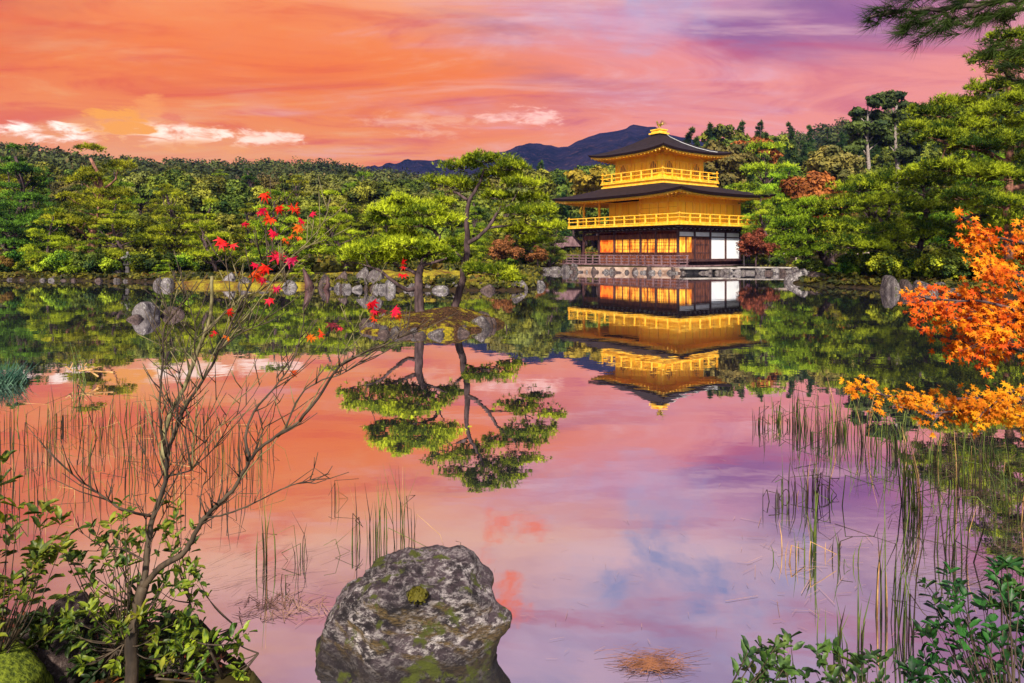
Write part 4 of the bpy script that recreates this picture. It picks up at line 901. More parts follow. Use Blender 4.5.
# ------------------------------------------------------------------ rocks
import bmesh
def ico(sub):
    bm = bmesh.new(); bmesh.ops.create_icosphere(bm, subdivisions=sub, radius=1.0)
    V = np.array([v.co[:] for v in bm.verts]); Fc = np.array([[v.index for v in f.verts] for f in bm.faces]); bm.free(); return V, Fc
ICO4 = ico(4); ICO6 = ico(6)
def rock_mesh(name, seed, mt, planes=None, sub=4, rough=.10, strata=0.0, lobes=(), sharp=10):
    V, Fc = ICO4 if sub == 4 else ICO6
    r_ = np.random.default_rng(seed)
    if planes is None:
        nv = unit(r_.normal(size=(9, 3)) * np.array([1, 1, .8])); hv = r_.uniform(.7, .98, 9)
        ax = unit(np.array([[1, .1, .1], [-1, .2, 0], [.1, 1, 0], [0, -1, .1], [.15, -.1, 1], [-.2, 0, -1], [.7, .1, .7], [-.7, -.2, .7]]) + r_.normal(size=(8, 3)) * .15)
        planes = [(n, h) for n, h in zip(nv, hv)] + [(n, h) for n, h in zip(ax, r_.uniform(.62, .85, 8))]
    acc = np.zeros(len(V))
    for n, h in planes:
        n = unit(np.array(n, float)); acc += np.maximum(V @ n / h, 0) ** sharp
    rad_ = acc ** (-1 / sharp)
    for dvec, amp, wd in lobes:
        q = V @ unit(np.array(dvec, float)); rad_ = rad_ + amp * np.exp(-((1 - q) / wd))
    Pp = V * rad_[:, None]; size = rad_.mean()
    off = Vector((seed * 3.1, seed * 1.7, 0))
    dsp = np.array([mn.noise(Vector(p) / size * 1.7 + off) * .5 + mn.noise(Vector(p) / size * 4.3 + off) * .28 + abs(mn.noise(Vector(p) / size * 9 + off)) * .2 + mn.noise(Vector(p) / size * 19 + off) * .08 for p in Pp])
    if strata:
        sdv = Vector((.35, .1, .9)).normalized()
        dsp += strata * np.array([mn.noise(Vector((p[0] * 2.2, p[1] * 2.2, 0)) / size + Vector((0, 0, (Vector(p).dot(sdv)) / size * 11))) + .5 * mn.noise(Vector((p[0] * 5, p[1] * 5, 0)) / size + Vector((0, 0, (Vector(p).dot(sdv)) / size * 26))) for p in Pp])
    Pp = Pp + V * (dsp * rough * size)[:, None]
    return npmesh(name, Pp, [Fc], mt, True)
RK = {k: [rock_mesh('rock', 100 + i, M[k]) for i in range(3)] for k in ('rock', 'rock_light', 'rock_brown')}
def rock(px, yw, w_, h_, mt, label, group=None, d=None, zb=0.0, dep=1.0, k=None):
    d = d or F * CH / (yw - H0); s = d / F; w_ = w_ * 1.2; h_ = min(h_, w_ * .78)
    o = put('rock', RK[mt][(k if k is not None else random.randrange(3))], loc=((px - 512) * s, d + w_ * s * .25, zb))
    o.scale = (w_ * s * .62, w_ * s * .5 * dep, h_ * s * 1.3); o.rotation_euler.z = random.uniform(0, 6.28) if w_ < 14 else random.choice([0, 3.14]) + random.uniform(-.3, .3)
    return tag(o, label, 'rock', group)
random.seed(8)
# left bank, from the left edge
for px, yw, w_, h_, mt, lab in [(6, 279, 11, 7, 'rock', 'grey rock at the far left end of the shore'), (24, 279, 8, 4, 'rock_light', 'small round pale rock near the left end of the shore'), (31, 278.5, 4, 4, 'rock_light', 'tiny pale rock just right of a round pale one at the left'),
                                (43, 278.5, 4, 2, 'rock_light', 'very small white rock low in the water left of the wide grey rock'), (66, 280, 24, 7, 'rock_light', 'wide low grey rock left of the small bright pine'), (84, 280.5, 12, 4, 'rock_brown', 'low brown rock below the small bright pine'),
                                (114, 280, 22, 10, 'rock', 'broad grey rock at the foot of the stone lantern'), (137, 281, 5, 2, 'rock_light', 'tiny white rock in the water below the lantern'), (156, 286, 8, 13, 'rock', 'upright grey rock left of the mossy point'),
                                (166, 286, 12, 9, 'rock_light', 'pale rock at the left tip of the mossy point'), (176, 284, 9, 11, 'rock', 'second upright rock on the left tip of the mossy point'), (190, 283, 10, 12, 'rock', 'jagged rock behind the mossy point under the pine'),
                                (205, 283, 8, 6, 'rock_light', 'small pale rock behind the pale twig'), (228, 286, 16, 12, 'rock_light', 'pale rock behind the red sapling leaves'), (243, 287, 12, 9, 'rock', 'grey rock right of the pale rock behind the sapling'),
                                (262, 287, 14, 7, 'rock', 'low grey rock between sapling leaves and driftwood stump'), (288, 288, 14, 7, 'rock_light', 'low pale rock left of the driftwood stump'), (325, 288, 15, 12, 'rock_brown', 'brown sloping rock right of the driftwood stump'),
                                (341, 288, 16, 17, 'rock_brown', 'dark leaning rock left of the tall grey boulders'), (361, 288, 20, 24, 'rock', 'tallest grey boulder of the rock group on the mossy spit'), (375, 289, 22, 19, 'rock', 'broad boulder right of the tallest one on the mossy spit'),
                                (389, 290, 12, 10, 'rock_light', 'small pale boulder left of the thick islet pine trunk'), (430, 287, 11, 13, 'rock', 'rounded rock seen right of the thick islet pine trunk'), (441, 291, 16, 6, 'rock_light', 'low pale rock right of the thick trunk at the spit edge'),
                                (470, 288, 12, 10, 'rock', 'rounded rock just right of the slender islet pine trunk'), (488, 291, 14, 6, 'rock_brown', 'flat brown rock at the right part of the spit'), (501, 289, 14, 9, 'rock', 'grey rock left of the last rock on the spit'),
                                (518, 290, 17, 13, 'rock', 'rounded dark rock at the right tip of the mossy spit'), (541, 287, 10, 6, 'rock_light', 'small pale rock alone in the water right of the spit'), (456, 290, 9, 7, 'rock_light', 'pale rock hidden behind the slender islet trunk')]:
    rock(px, yw, w_, h_, mt, lab, 'rocks along the left bank')
for k in range(34):
    px = random.uniform(-60, 355); dsh = float(np.interp(px, [-30, 0, 60, 120, 158, 166, 230, 300, 345], [40, 39, 38.3, 37.3, 36, 33.5, 32, 31.2, 29.5])); d = dsh * random.uniform(.985, 1.01)
    rock(px, 0, random.uniform(3, 8), random.uniform(2, 4.5), random.choice(['rock', 'rock_light', 'rock_brown']), 'small rock lining the left shore', 'small rocks lining the left shore', d=d, zb=-.02)
for k in range(40):
    px = random.uniform(335, 526); rock(px, 0, random.uniform(4, 9), random.uniform(3, 6), random.choice(['rock', 'rock_brown', 'rock_light']), 'small rock along the edge of the mossy spit', 'small rocks along the mossy spit', d=29.2 * random.uniform(.985, 1.02), zb=.03)
for px, w_, h_ in [(545, 14, 5), (556, 14, 6), (566, 12, 7), (575, 10, 8), (533, 10, 6)]: rock(px, 0, w_, h_, 'rock', 'grey rock on the shore below the pavilion porch', 'rocks below the pavilion porch', d=54.5)
# foundation front: pale stone bank with dark boulders set against it
tag(MB().bar(G(566, 55.3, .1), G(686, 51.6, .1), .9, .62).build('stone_bank', M['stone']), 'pale stone bank under the left veranda of the pavilion', 'retaining wall')
for k, px in enumerate([573, 594, 613, 635, 650, 674]): rock(px, 0, random.uniform(4, 8), random.uniform(6, 8.5), 'rock_brown', 'dark boulder set against the pale stone bank', 'dark boulders against the stone bank', d=54.7 - (px - 574) * .029 - .4)
for k in range(34):
    px = random.uniform(568, 690); rock(px, 0, random.uniform(2, 6), random.uniform(1.5, 3.4), random.choice(['rock', 'rock_brown', 'rock_light']), 'small stone at the waterline below the pavilion', 'small stones at the waterline below the pavilion', d=54.6 - (px - 574) * .029 - random.uniform(.4, .8))
tag(MB().bar(G(679, 51.4, .38), G(737, 52.2, .38), 1.6, .12).bar(G(683, 51.6, .02), G(735, 52.5, .02), 1.1, .58).build('stone_landing', M['stone_slab']), 'flat pale stone landing in front of the pavilion steps', 'stone slab')
tag(MB().bar(G(739, 52.0, .10), G(828, 50.35, .10), .9, .56).build('stone_bank', M['rock_light']), 'low rough stone wall on the shore right of the pavilion landing', 'retaining wall')
tag(MB().bar(G(737, 51.9, .44), G(829, 50.2, .42), 1.1, .08).build('stone_path_edge', M['stone_slab']), 'long flat pale stone kerb on the shore right of the pavilion', 'kerb')
for k in range(46):
    px = random.uniform(684, 832); rock(px, 0, random.uniform(5, 11), random.uniform(2.5, 5), random.choice(['rock', 'rock_light', 'rock', 'rock_brown']), 'stone in the rough wall below the pale kerb', 'stones of the low shore wall right of the pavilion', zb=random.choice([0, 0, .12]), d=51.2 - (px - 736) * .016 - random.uniform(.2, .6))
# right bank
for px, yw, w_, h_, mt, lab in [(801, 283, 22, 13, 'rock_light', 'pale rounded rock at the left end of the right bank rocks'), (826, 284, 32, 11, 'rock_brown', 'wide brown rock below the leaning pine'), (851, 284, 12, 9, 'rock_light', 'small pale rock right of the wide brown rock'),
                                (867, 285, 14, 16, 'rock_light', 'upright pale rock below the forked pine'), (893, 292, 16, 20, 'rock', 'tall dark grey rock standing in the water under the forked pine'), (908, 292, 12, 12, 'rock_brown', 'dark rock right of the tall grey rock'),
                                (928, 294, 20, 12, 'rock', 'rock behind the upper left orange maple leaves'), (838, 283, 9, 6, 'rock_brown', 'small brown rock between the wide one and the small pale one'), (881, 287, 9, 6, 'rock_brown', 'low brown rock left of the tall grey rock')]:
    rock(px, yw, w_, h_, mt, lab, 'rocks along the right bank')
for k in range(18): rock(random.uniform(925, 1120), 0, random.uniform(8, 16), random.uniform(6, 10), 'rock', 'rock on the shore behind the orange maple', 'rocks on the shore behind the orange maple', d=27 - k * .15)
# rocks standing in the pond at the left
rock(142, 318.5, 24, 15, 'rock_light', 'large pale rock standing alone in the pond at the left', k=1)
rock(169, 316, 21, 8, 'rock_brown', 'flat dark rock lying right of the large pale rock in the pond')
rock(133, 320, 14, 5, 'rock_brown', 'low dark rock in front of the large pale rock in the pond')
rock(154, 317, 10, 10, 'moss' if 0 else 'rock', 'small grey rock touching the large pale rock in the pond')

# ------------------------------------------------------------------ islets and mossy spit
def islet(name, outline, hgt, mt, label, seed=0, rim=.12, n=70):
    """low mound inside an outline of world xy points"""
    O = np.array(outline); c = O.mean(0); aa = np.linspace(0, 2 * math.pi, n, endpoint=False)
    oa = np.arctan2(O[:, 1] - c[1], O[:, 0] - c[0]); rr = np.hypot(*(O - c).T); idx = np.argsort(oa)
    ra = np.interp(aa, oa[idx], rr[idx], period=2 * math.pi); V = []; m_ = 16
    for i in range(m_ + 1):
        t_ = 1 - i / m_
        for a, r in zip(aa, ra):
            r2 = r * t_ * (1 + .07 * math.sin(5 * a + seed) + .06 * math.sin(11 * a + 2 * seed) + .03 * math.sin(23 * a)); x, y = c[0] + r2 * math.cos(a), c[1] + r2 * math.sin(a)
            z = hgt * (1 - t_ ** 3) * (.7 + .9 * (mn.noise(Vector((x * .9, y * .9, seed + 5))) + .4)) + rim * (t_ < .99) + .12 * hgt * mn.noise(Vector((x * 1.3, y * 1.3, seed))) * 3 * (t_ < .95) + .04 * mn.noise(Vector((x * 6, y * 6, seed))) - (.25 if i == 0 else 0)
            V.append((x, y, z))
    i, j = np.meshgrid(np.arange(m_), np.arange(n), indexing='ij'); j2 = (j + 1) % n
    Fq = np.stack([i * n + j, i * n + j2, (i + 1) * n + j2, (i + 1) * n + j], -1).reshape(-1, 4)
    return tag(put(name, npmesh(name, V, [Fq], mt, True)), label, kind='structure')
islet('island_ground', [G(px, d)[:2] for px, d in [(366, 13.7), (385, 13.25), (420, 13.05), (455, 13.35), (485, 13.9), (494, 14.6), (482, 16.6), (450, 17.6), (410, 17), (375, 15.4)]], .20, M['islet'], 'low islet of brown soil, moss and rocks carrying two pines', 1, .04)
islet('bank', [G(px, d)[:2] for px, d in [(326, 31), (350, 30.3), (420, 29.7), (500, 29.5), (524, 30), (528, 33), (500, 38), (400, 40), (310, 38), (312, 33)]], .42, M['moss'], 'mossy yellow spit of land behind the islet', 2, .12)
islet('bank', [G(px, d)[:2] for px, d in [(170, 32.6), (200, 31.9), (240, 31.5), (300, 30.9), (322, 31), (318, 33), (260, 34.5), (190, 34.2)]], .13, M['moss'], 'thin mossy yellow strip at the left shore', 3, .1)
random.seed(4)
for px, d, w_, h_, mt, lab in [(479, 14.2, 22, 12, 'rock', 'largest rock at the right end of the pine islet'), (488, 14.6, 12, 9, 'rock_brown', 'smaller brown rock at the right tip of the pine islet'), (446, 13.6, 14, 7, 'rock_light', 'pale flat rock in front of the slender islet pine'),
                               (372, 13.9, 14, 8, 'rock', 'grey rock at the left tip of the pine islet'), (384, 13.1, 12, 6, 'rock_brown', 'brown rock on the front left edge of the pine islet'), (404, 12.9, 16, 5, 'rock_brown', 'low dark rock at the front edge below the thick pine'), (436, 13.0, 15, 6, 'rock', 'low grey rock at the front edge below the slender pine'), (462, 13.3, 13, 6, 'rock_brown', 'low brown rock at the front right edge of the pine islet'),
                               (420, 12.85, 12, 5, 'rock_brown', 'small dark rock at the very front of the pine islet'), (455, 15.6, 12, 9, 'rock', 'rock against the foot of the slender islet pine')]:
    rock(px, 0, w_, h_, mt, lab, 'rocks edging the pine islet', d=d)
for k in range(30):
    a = 2 * math.pi * k / 30 + random.uniform(-.1, .1); cx2, cy2 = (430 - 512) * 15.1 / F, 15.1; x, y = cx2 + 1.38 * math.cos(a), cy2 + 1.95 * math.sin(a); w2 = random.uniform(5, 13)
    rock(512 + F * x / y, 0, w2, w2 * random.uniform(.3, .6), random.choice(['rock_brown', 'rock', 'rock_brown']), 'small dark rock on the rim of the pine islet', 'small dark rocks on the rim of the pine islet', d=y, zb=random.uniform(0, .06))
n = 2600; a = rng.uniform(0, 6.28, n); q = rng.random(n) ** .5; xx, yy = (430 - 512) * 15.1 / F + 1.3 * q * np.cos(a), 15.1 + 1.85 * q * np.sin(a)
Vc, Fc_ = needles(np.stack([xx, yy, .10 + .06 * (1 - q)], -1), unit(np.stack([rng.normal(0, .5, n), rng.normal(0, .5, n), np.ones(n)], -1)), .09, .02)
tag(put('grass', npmesh('grass', Vc, [Fc_], M['cover'])), 'short grass and moss tufts on the pine islet', kind='stuff')
# driftwood stump
mb = MB(); b0 = G(310, 29.5, -.1)
mb.tube([b0, b0 + Vector((-.05, 0, .35)), b0 + Vector((-.2, 0, .75)), b0 + Vector((-.3, 0, 1.0))], [.24, .17, .10, .04], 8)
tag(mb.build('driftwood_stump', M['darkwood'], smooth=True), 'dark pointed driftwood stump leaning at the edge of the mossy spit', 'stump')
mb = MB(); b0 = G(326, 29.0, -.05); mb.tube([b0, b0 + Vector((.1, 0, .3)), b0 + Vector((.05, 0, .62))], [.14, .09, .03], 7)
tag(mb.build('driftwood_stump', M['darkwood'], smooth=True), 'smaller dark stump right of the pointed one', 'stump')

# stone lantern
px, d = 127.5, 38.6; x = (px - 512) * d / F; g = gz(x, d); L = empty('stone_lantern', (x, d, g - .02), 'weathered stone lantern with a wide cap on the left bank', 'lantern')
hL = CH + (H0 - 251) * d / F - g; s = hL / 1.35
for nm, prof, n in [('base', [(.26, 0), (.26, .08), (.15, .14)], 6), ('shaft', [(.12, .14), (.10, .3), (.12, .52)], 10), ('platform', [(.13, .52), (.25, .60), (.25, .66)], 6), ('roof', [(.40, .95), (.38, 1.0), (.22, 1.08), (.08, 1.18)], 6), ('finial', [(.05, 1.18), (.085, 1.24), (.05, 1.31), (.01, 1.35)], 8)]:
    MB().lathe([(r * s, z * s) for r, z in prof], n=n).build(nm, M['rock_light'], L)
mb = MB()
for k in range(6): a = k * math.pi / 3; mb.box((math.cos(a) * .16 * s, math.sin(a) * .16 * s, .805 * s), (.06 * s, .06 * s, .288 * s), a)
mb.build('light_box', M['rock_light'], L)

# fences on the right bank
def fence(p0, p1, h, label, step=1.6, rails=(.95, .6)):
    p0, p1 = Vector(p0), Vector(p1); n = max(1, round((p1 - p0).length / step)); o = empty('wooden_fence', (p0.x, p0.y, 0), label, 'fence')
    q = [p0.lerp(p1, i / n) for i in range(n + 1)]
    for v in q: v.z = gz(v.x, v.y)
    for v in q: MB().box((v.x - p0.x, v.y - p0.y, v.z + h / 2), (.11, .11, h)).build('post', M['fencewood'], o)
    for r in rails:
        mb = MB()
        for a, b_ in zip(q, q[1:]): mb.bar((a.x - p0.x, a.y - p0.y, a.z + h * r), (b_.x - p0.x, b_.y - p0.y, b_.z + h * r), .07, .11)
        mb.build('rail', M['fencewood'], o)
M['fencewood'] = simple('weathered_fence_rail', (.30, .22, .19), (.55, .45, .42), 4, .8, stretch=(1, 1, 1))
fence(G(846, 43), G(902, 42), 1.25, 'grey wooden rail fence behind the left stem of the forked pine', 1.1, (.95, .62, .3))
fence(G(916, 41), G(1004, 38), 1.05, 'grey wooden rail fence right of the forked pine', 1.8)
fence(G(744, 58.5), G(796, 56), 1.1, 'thin wooden rail beside the white panels of the pavilion', 1.8, (.95,))

# visitors: skinned figures
def person(loc, hgt, top, legs, label, rz=0.0):
    me = bpy.data.meshes.new('person'); k = hgt / 1.7
    pts = [(0, 0, .92, .13), (0, 0, 1.10, .12), (0, 0, 1.32, .15), (0, 0, 1.45, .06), (0, 0, 1.52, .055), (0, -.01, 1.60, .10), (0, 0, 1.68, .06),
           (.17, 0, 1.38, .06), (.24, .02, 1.12, .045), (.22, -.10, .90, .035), (-.17, 0, 1.38, .06), (-.24, .02, 1.12, .045), (-.20, -.12, .92, .035),
           (.10, 0, .84, .09), (.11, -.02, .48, .065), (.11, 0, .09, .045), (.11, -.14, .04, .04), (-.10, 0, .84, .09), (-.11, .02, .48, .065), (-.11, .04, .09, .045), (-.11, -.10, .04, .04)]
    ed = [(0, 1), (1, 2), (2, 3), (3, 4), (4, 5), (5, 6), (2, 7), (7, 8), (8, 9), (2, 10), (10, 11), (11, 12), (0, 13), (13, 14), (14, 15), (15, 16), (0, 17), (17, 18), (18, 19), (19, 20)]
    me.from_pydata([(p[0] * k, p[1] * k, p[2] * k) for p in pts], ed, [])
    t_ = bpy.data.objects.new('tmp', me); COL.objects.link(t_)
    sk = t_.modifiers.new('skin', 'SKIN'); sb = t_.modifiers.new('sub', 'SUBSURF'); sb.levels = 1; sb.render_levels = 1
    for i, p in enumerate(pts): me.skin_vertices[0].data[i].radius = (p[3] * k, p[3] * k * .8)
    me.skin_vertices[0].data[0].use_root = True
    dg = bpy.context.evaluated_depsgraph_get(); em = bpy.data.meshes.new_from_object(t_.evaluated_get(dg)); bpy.data.objects.remove(t_)
    em.name = 'person'; em.materials.clear()
    for q in (M['skin'], top, legs): em.materials.append(q)
    for p in em.polygons:
        c_ = p.center / k; p.material_index = 0 if c_.z > 1.47 or (abs(c_.x) > .17 and c_.z < .97) else (1 if c_.z > .82 else 2); p.use_smooth = True
    o = put('person', em, loc=loc); o.rotation_euler.z = rz; tag(o, label, 'person')
    h_ = MB(); h_.lathe([(.05 * k, 1.52 * k), (.105 * k, 1.58 * k), (.112 * k, 1.64 * k), (.08 * k, 1.71 * k), (.02 * k, 1.735 * k)], (0, .025 * k, 0), 12); h_.build('hair', M['hair'], o, True)
M['skin'] = simple('skin', (.45, .26, .19), (.55, .34, .25), 3, .5); M['hair'] = simple('black_hair', (.01, .008, .008), (.03, .02, .02), 9, .5)
M['pink_coat'] = simple('pink_coat', (.7, .25, .4), (.85, .4, .5), 4, .8); M['blue_coat'] = simple('blue_coat', (.02, .06, .3), (.05, .12, .5), 4, .8); M['trousers'] = simple('dark_trousers', (.02, .02, .03), (.06, .05, .07), 4, .8)
for px, d, h_, tm, lab in [(748.5, 60, 1.6, 'pink_coat', 'visitor in a pink coat beside the white panels of the pavilion'), (981, 42, 1.7, 'blue_coat', 'visitor in a blue jacket behind the fence at the right')]:
    x = (px - 512) * d / F; person((x, d, gz(x, d) - .01), h_, M[tm], M['trousers'], lab)
px, d = 992, 37; x = (px - 512) * d / F; g = gz(x, d)
o = empty('notice_board', (x, d, g), 'small white notice board on two posts near the orange maple', 'sign')
MB().box((0, 0, .95), (.55, .04, .42)).build('board', M['plaster'], o); MB().box((-.2, .05, .55), (.05, .05, 1.1)).build('post', M['fencewood'], o); MB().box((.2, .05, .55), (.05, .05, 1.1)).build('post', M['fencewood'], o)

# ------------------------------------------------------------------ foreground rock
rng = np.random.default_rng(5); random.seed(5)
pl = [((-.98, 0, .18), .375), ((.99, 0, .08), .295), ((.93, 0, -.32), .285), ((.10, -.10, 1), .315), ((-.34, -.05, .94), .325), ((-.70, 0, .71), .352), ((.69, 0, .72), .350), ((.22, -.92, .32), .285), ((-.50, -.78, .40), .335), ((.70, -.70, .15), .325),
      ((0, 1, .2), .27), ((.5, .7, .3), .36), ((-.6, .7, .3), .36), ((0, 0, -1), .3), ((.25, -.62, .75), .36)]
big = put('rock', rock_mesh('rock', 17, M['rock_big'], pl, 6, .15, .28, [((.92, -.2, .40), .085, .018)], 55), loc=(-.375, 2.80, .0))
big.scale = (1, 1, .95); tag(big, 'big lichen covered boulder in the foreground water', 'rock')
d_, p_ = ell(260, .95, .85); V, Fc = leaves(np.array([-.375 + .02, 2.575, .30]) + p_ * np.array([.04, .03, .035]), unit(d_ + rng.normal(size=d_.shape) * .4), .012)
tag(put('moss_tuft', npmesh('moss_tuft', V, [Fc], M['cover'])), 'bright green moss tuft growing on the big boulder', 'moss')
mm = put('rock', rock_mesh('rock', 23, M['moss_green'], None, 4, .2), loc=(-1.72, 2.28, .10)); mm.scale = (.20, .18, .19); tag(mm, 'moss covered stone in the bottom left corner', 'rock')
mm = put('rock', rock_mesh('rock', 24, M['rock_brown'], None, 4, .2), loc=(-1.70, 2.50, .12)); mm.scale = (.18, .14, .14); tag(mm, 'brown stone behind the moss covered stone in the bottom left corner', 'rock')

# ------------------------------------------------------------------ leaf shapes
def star_leaves(pos, nrm, upv, size, lobes=7):
    """palmate maple leaves: pos at the stalk end, upv the direction of the middle lobe"""
    n = len(pos); u = unit(upv - (upv * nrm).sum(-1, keepdims=True) * nrm); s = np.cross(u, nrm); sz = np.asarray(size).reshape(-1, 1)
    ang_ = []; rad2 = []
    for k in range(lobes):
        a = (k - (lobes - 1) / 2) * .80; ang_.append(a); rad2.append(1 - .085 * abs(k - (lobes - 1) / 2) ** 1.6)
        if k < lobes - 1: ang_.append(a + .40); rad2.append(.36)
    pts = [pos]
    for a, r in zip(ang_, rad2):
        droop = .10 * r * r
        pts.append(pos + (u * math.cos(a) + s * math.sin(a)) * sz * r - nrm * sz * droop * rng.uniform(.2, 2.4, (n, 1)))
    V = np.stack(pts, 1).reshape(-1, 3); m_ = len(pts); b_ = np.arange(n)[:, None] * m_
    return V, np.concatenate([np.stack([b_[:, 0], b_[:, 0] + i, b_[:, 0] + i + 1], -1) for i in range(1, m_ - 1)])
def blade_leaves(pos, dirv, nrm, L, W):
    """oval evergreen leaves folded along the midrib"""
    n = len(pos); d = unit(dirv); s = unit(np.cross(d, nrm)); nn_ = np.cross(s, d); L = np.asarray(L).reshape(-1, 1); W = np.asarray(W).reshape(-1, 1)
    pts = [pos, pos + d * L * .5 - nn_ * L * .03, pos + d * L - nn_ * L * .12]
    for sg in (1, -1):
        for a, b_ in ((.22, .36), (.55, .5), (.85, .26)): pts.append(pos + d * L * a + s * W * b_ * sg + nn_ * W * .16)
    V = np.stack(pts, 1).reshape(-1, 3); k = np.arange(n) * 9
    tri = [(0, 3, 1), (3, 4, 1), (4, 5, 1), (5, 2, 1), (0, 1, 6), (6, 1, 7), (7, 1, 8), (8, 1, 2)]
    return V, np.concatenate([np.stack([k + a, k + b_, k + c], -1) for a, b_, c in tri])
def smoothpath(pts, sub=4, wig=.0):
    """Catmull-Rom through the points"""
    P_ = [Vector(p) for p in pts]; P_ = [P_[0] * 2 - P_[1]] + P_ + [P_[-1] * 2 - P_[-2]]; outp = []
    for i in range(1, len(P_) - 2):
        for k in range(sub):
            t_ = k / sub; a, b_, c, d = P_[i - 1], P_[i], P_[i + 1], P_[i + 2]
            q = .5 * ((2 * b_) + (c - a) * t_ + (2 * a - 5 * b_ + 4 * c - d) * t_ * t_ + (3 * b_ - 3 * c + d - a) * t_ ** 3)
            outp.append(q + Vector((random.gauss(0, 1), random.gauss(0, 1), random.gauss(0, 1))) * wig)
    return outp + [P_[-2]]
def stem(mb, pts, r0, r1, n=6, wig=.001, sub=4):
    q = smoothpath(pts, sub, wig); mb.tube(q, [r0 + (r1 - r0) * (i / (len(q) - 1)) ** .8 for i in range(len(q))], n); return q

# ------------------------------------------------------------------ maple sapling, nearly bare
SD = 2.4; sx0 = P(133, 700, 2.38)
SAP = empty('maple_sapling', sx0, 'nearly bare maple sapling with a few scarlet leaves in the left foreground', 'young tree')
def L2(pts): return [Vector(P(x, y, d)) - sx0 for x, y, d in pts]
trunk = MB(); stem(trunk, L2([(132, 705, 2.38), (132, 683, 2.38), (132, 640, 2.38), (138, 608, 2.39), (143, 586, 2.40)]), .024, .019, 9, .0025)
trunk.build('trunk', M['bark_green'], SAP, True)
def branch(pts, r0, r1, mt='bark_green', tw=0, seed=0):
    tw = int(tw * 1.7)
    mb = MB(); q = stem(mb, L2(pts), r0, r1, 6, .0012); bo_ = mb.build('branch', M[mt], SAP, True)
    rd = random.Random(seed + len(pts) * 7 + int(pts[0][0]))
    for k in range(tw):
        t2 = MB()
        i = rd.randrange(len(q) // 3, len(q) - 1); d = (q[i + 1] - q[i]).normalized(); sd_ = rd.choice((-1, 1)); L = rd.uniform(.05, .16)
        e = q[i] + d * L * .8 + Vector((sd_ * L * .55, rd.uniform(-.5, .5) * L, L * rd.uniform(-.05, .45)))
        md = q[i].lerp(e, .5) + Vector((0, 0, -.008)); t2.tube([q[i], md, e], [r1 * .9 + .0012, .0016, .0011], 5)
        if rd.random() < .6: t2.tube([md, md + Vector((rd.uniform(-.04, .04), rd.uniform(-.03, .03), .04))], [.0014, .001], 5)
        t2.build('twig', M[mt], bo_, True)
    return q
branch([(141, 590, 2.40), (160, 568, 2.38), (181, 555, 2.36), (192, 540, 2.35), (203, 520, 2.34), (217, 505, 2.33), (232, 491, 2.32), (243, 472, 2.31), (256, 452, 2.30), (276, 436, 2.29), (300, 421, 2.28)], .0125, .0042, tw=9)
branch([(300, 421, 2.28), (318, 398, 2.27), (340, 366, 2.26), (366, 352, 2.26), (393, 341, 2.25), (410, 330, 2.25)], .006, .002, tw=8)
branch([(285, 430, 2.29), (300, 395, 2.32), (322, 380, 2.33), (346, 372, 2.34), (372, 350, 2.35)], .004, .0015, tw=6)
branch([(249, 460, 2.3), (246, 436, 2.33), (254, 412, 2.36), (274, 388, 2.38), (292, 362, 2.4), (302, 330, 2.42), (304, 300, 2.43)], .006, .0015, tw=6)
branch([(143, 588, 2.40), (146, 566, 2.42), (148, 546, 2.43), (152, 520, 2.44), (161, 495, 2.45), (166, 476, 2.46), (168, 452, 2.46), (178, 426, 2.46), (186, 405, 2.46), (203, 380, 2.46), (219, 350, 2.46), (232, 322, 2.46), (251, 284, 2.47), (268, 266, 2.48), (278, 254, 2.48)], .0125, .0024, tw=14)
branch([(166, 460, 2.46), (163, 446, 2.48), (170, 415, 2.5), (184, 388, 2.5), (196, 356, 2.5), (206, 330, 2.5), (211, 310, 2.5), (212, 276, 2.5)], .010, .006, 'bark_young', tw=4)
branch([(206, 330, 2.5), (226, 312, 2.5), (244, 296, 2.5), (262, 290, 2.5), (282, 270, 2.5), (296, 250, 2.5)], .005, .002, 'bark_young', tw=5)
branch([(167, 456, 2.46), (161, 430, 2.42), (160, 398, 2.42), (163, 362, 2.42), (165, 326, 2.42), (180, 306, 2.42), (186, 290, 2.42)], .006, .0018, tw=5)
branch([(165, 340, 2.42), (155, 322, 2.42), (149, 312, 2.42)], .003, .0012, tw=1)
branch([(219, 350, 2.46), (236, 330, 2.44), (260, 300, 2.42), (288, 262, 2.40), (312, 238, 2.39), (326, 216, 2.38), (330, 196, 2.38)], .004, .0012, 'bark_young', tw=6)
branch([(268, 266, 2.48), (266, 240, 2.5), (268, 216, 2.5), (276, 200, 2.5)], .003, .001, tw=4)
branch([(232, 322, 2.46), (230, 290, 2.46), (226, 262, 2.46), (224, 244, 2.46)], .003, .001, tw=2)
branch([(151, 516, 2.44), (130, 512, 2.40), (112, 503, 2.38), (94, 490, 2.36), (77, 478, 2.34), (60, 462, 2.33), (48, 450, 2.32)], .006, .0015, tw=6)
branch([(205, 518, 2.34), (226, 514, 2.28), (254, 503, 2.24), (280, 490, 2.22), (304, 482, 2.2), (330, 474, 2.18)], .004, .001, tw=5)
branch([(168, 476, 2.46), (190, 470, 2.5), (214, 448, 2.54), (232, 420, 2.56), (250, 400, 2.58), (262, 380, 2.6)], .004, .001, tw=5)
branch([(143, 560, 2.42), (120, 548, 2.5), (100, 545, 2.55), (78, 530, 2.6)], .004, .001, tw=3)
rdb = random.Random(12)
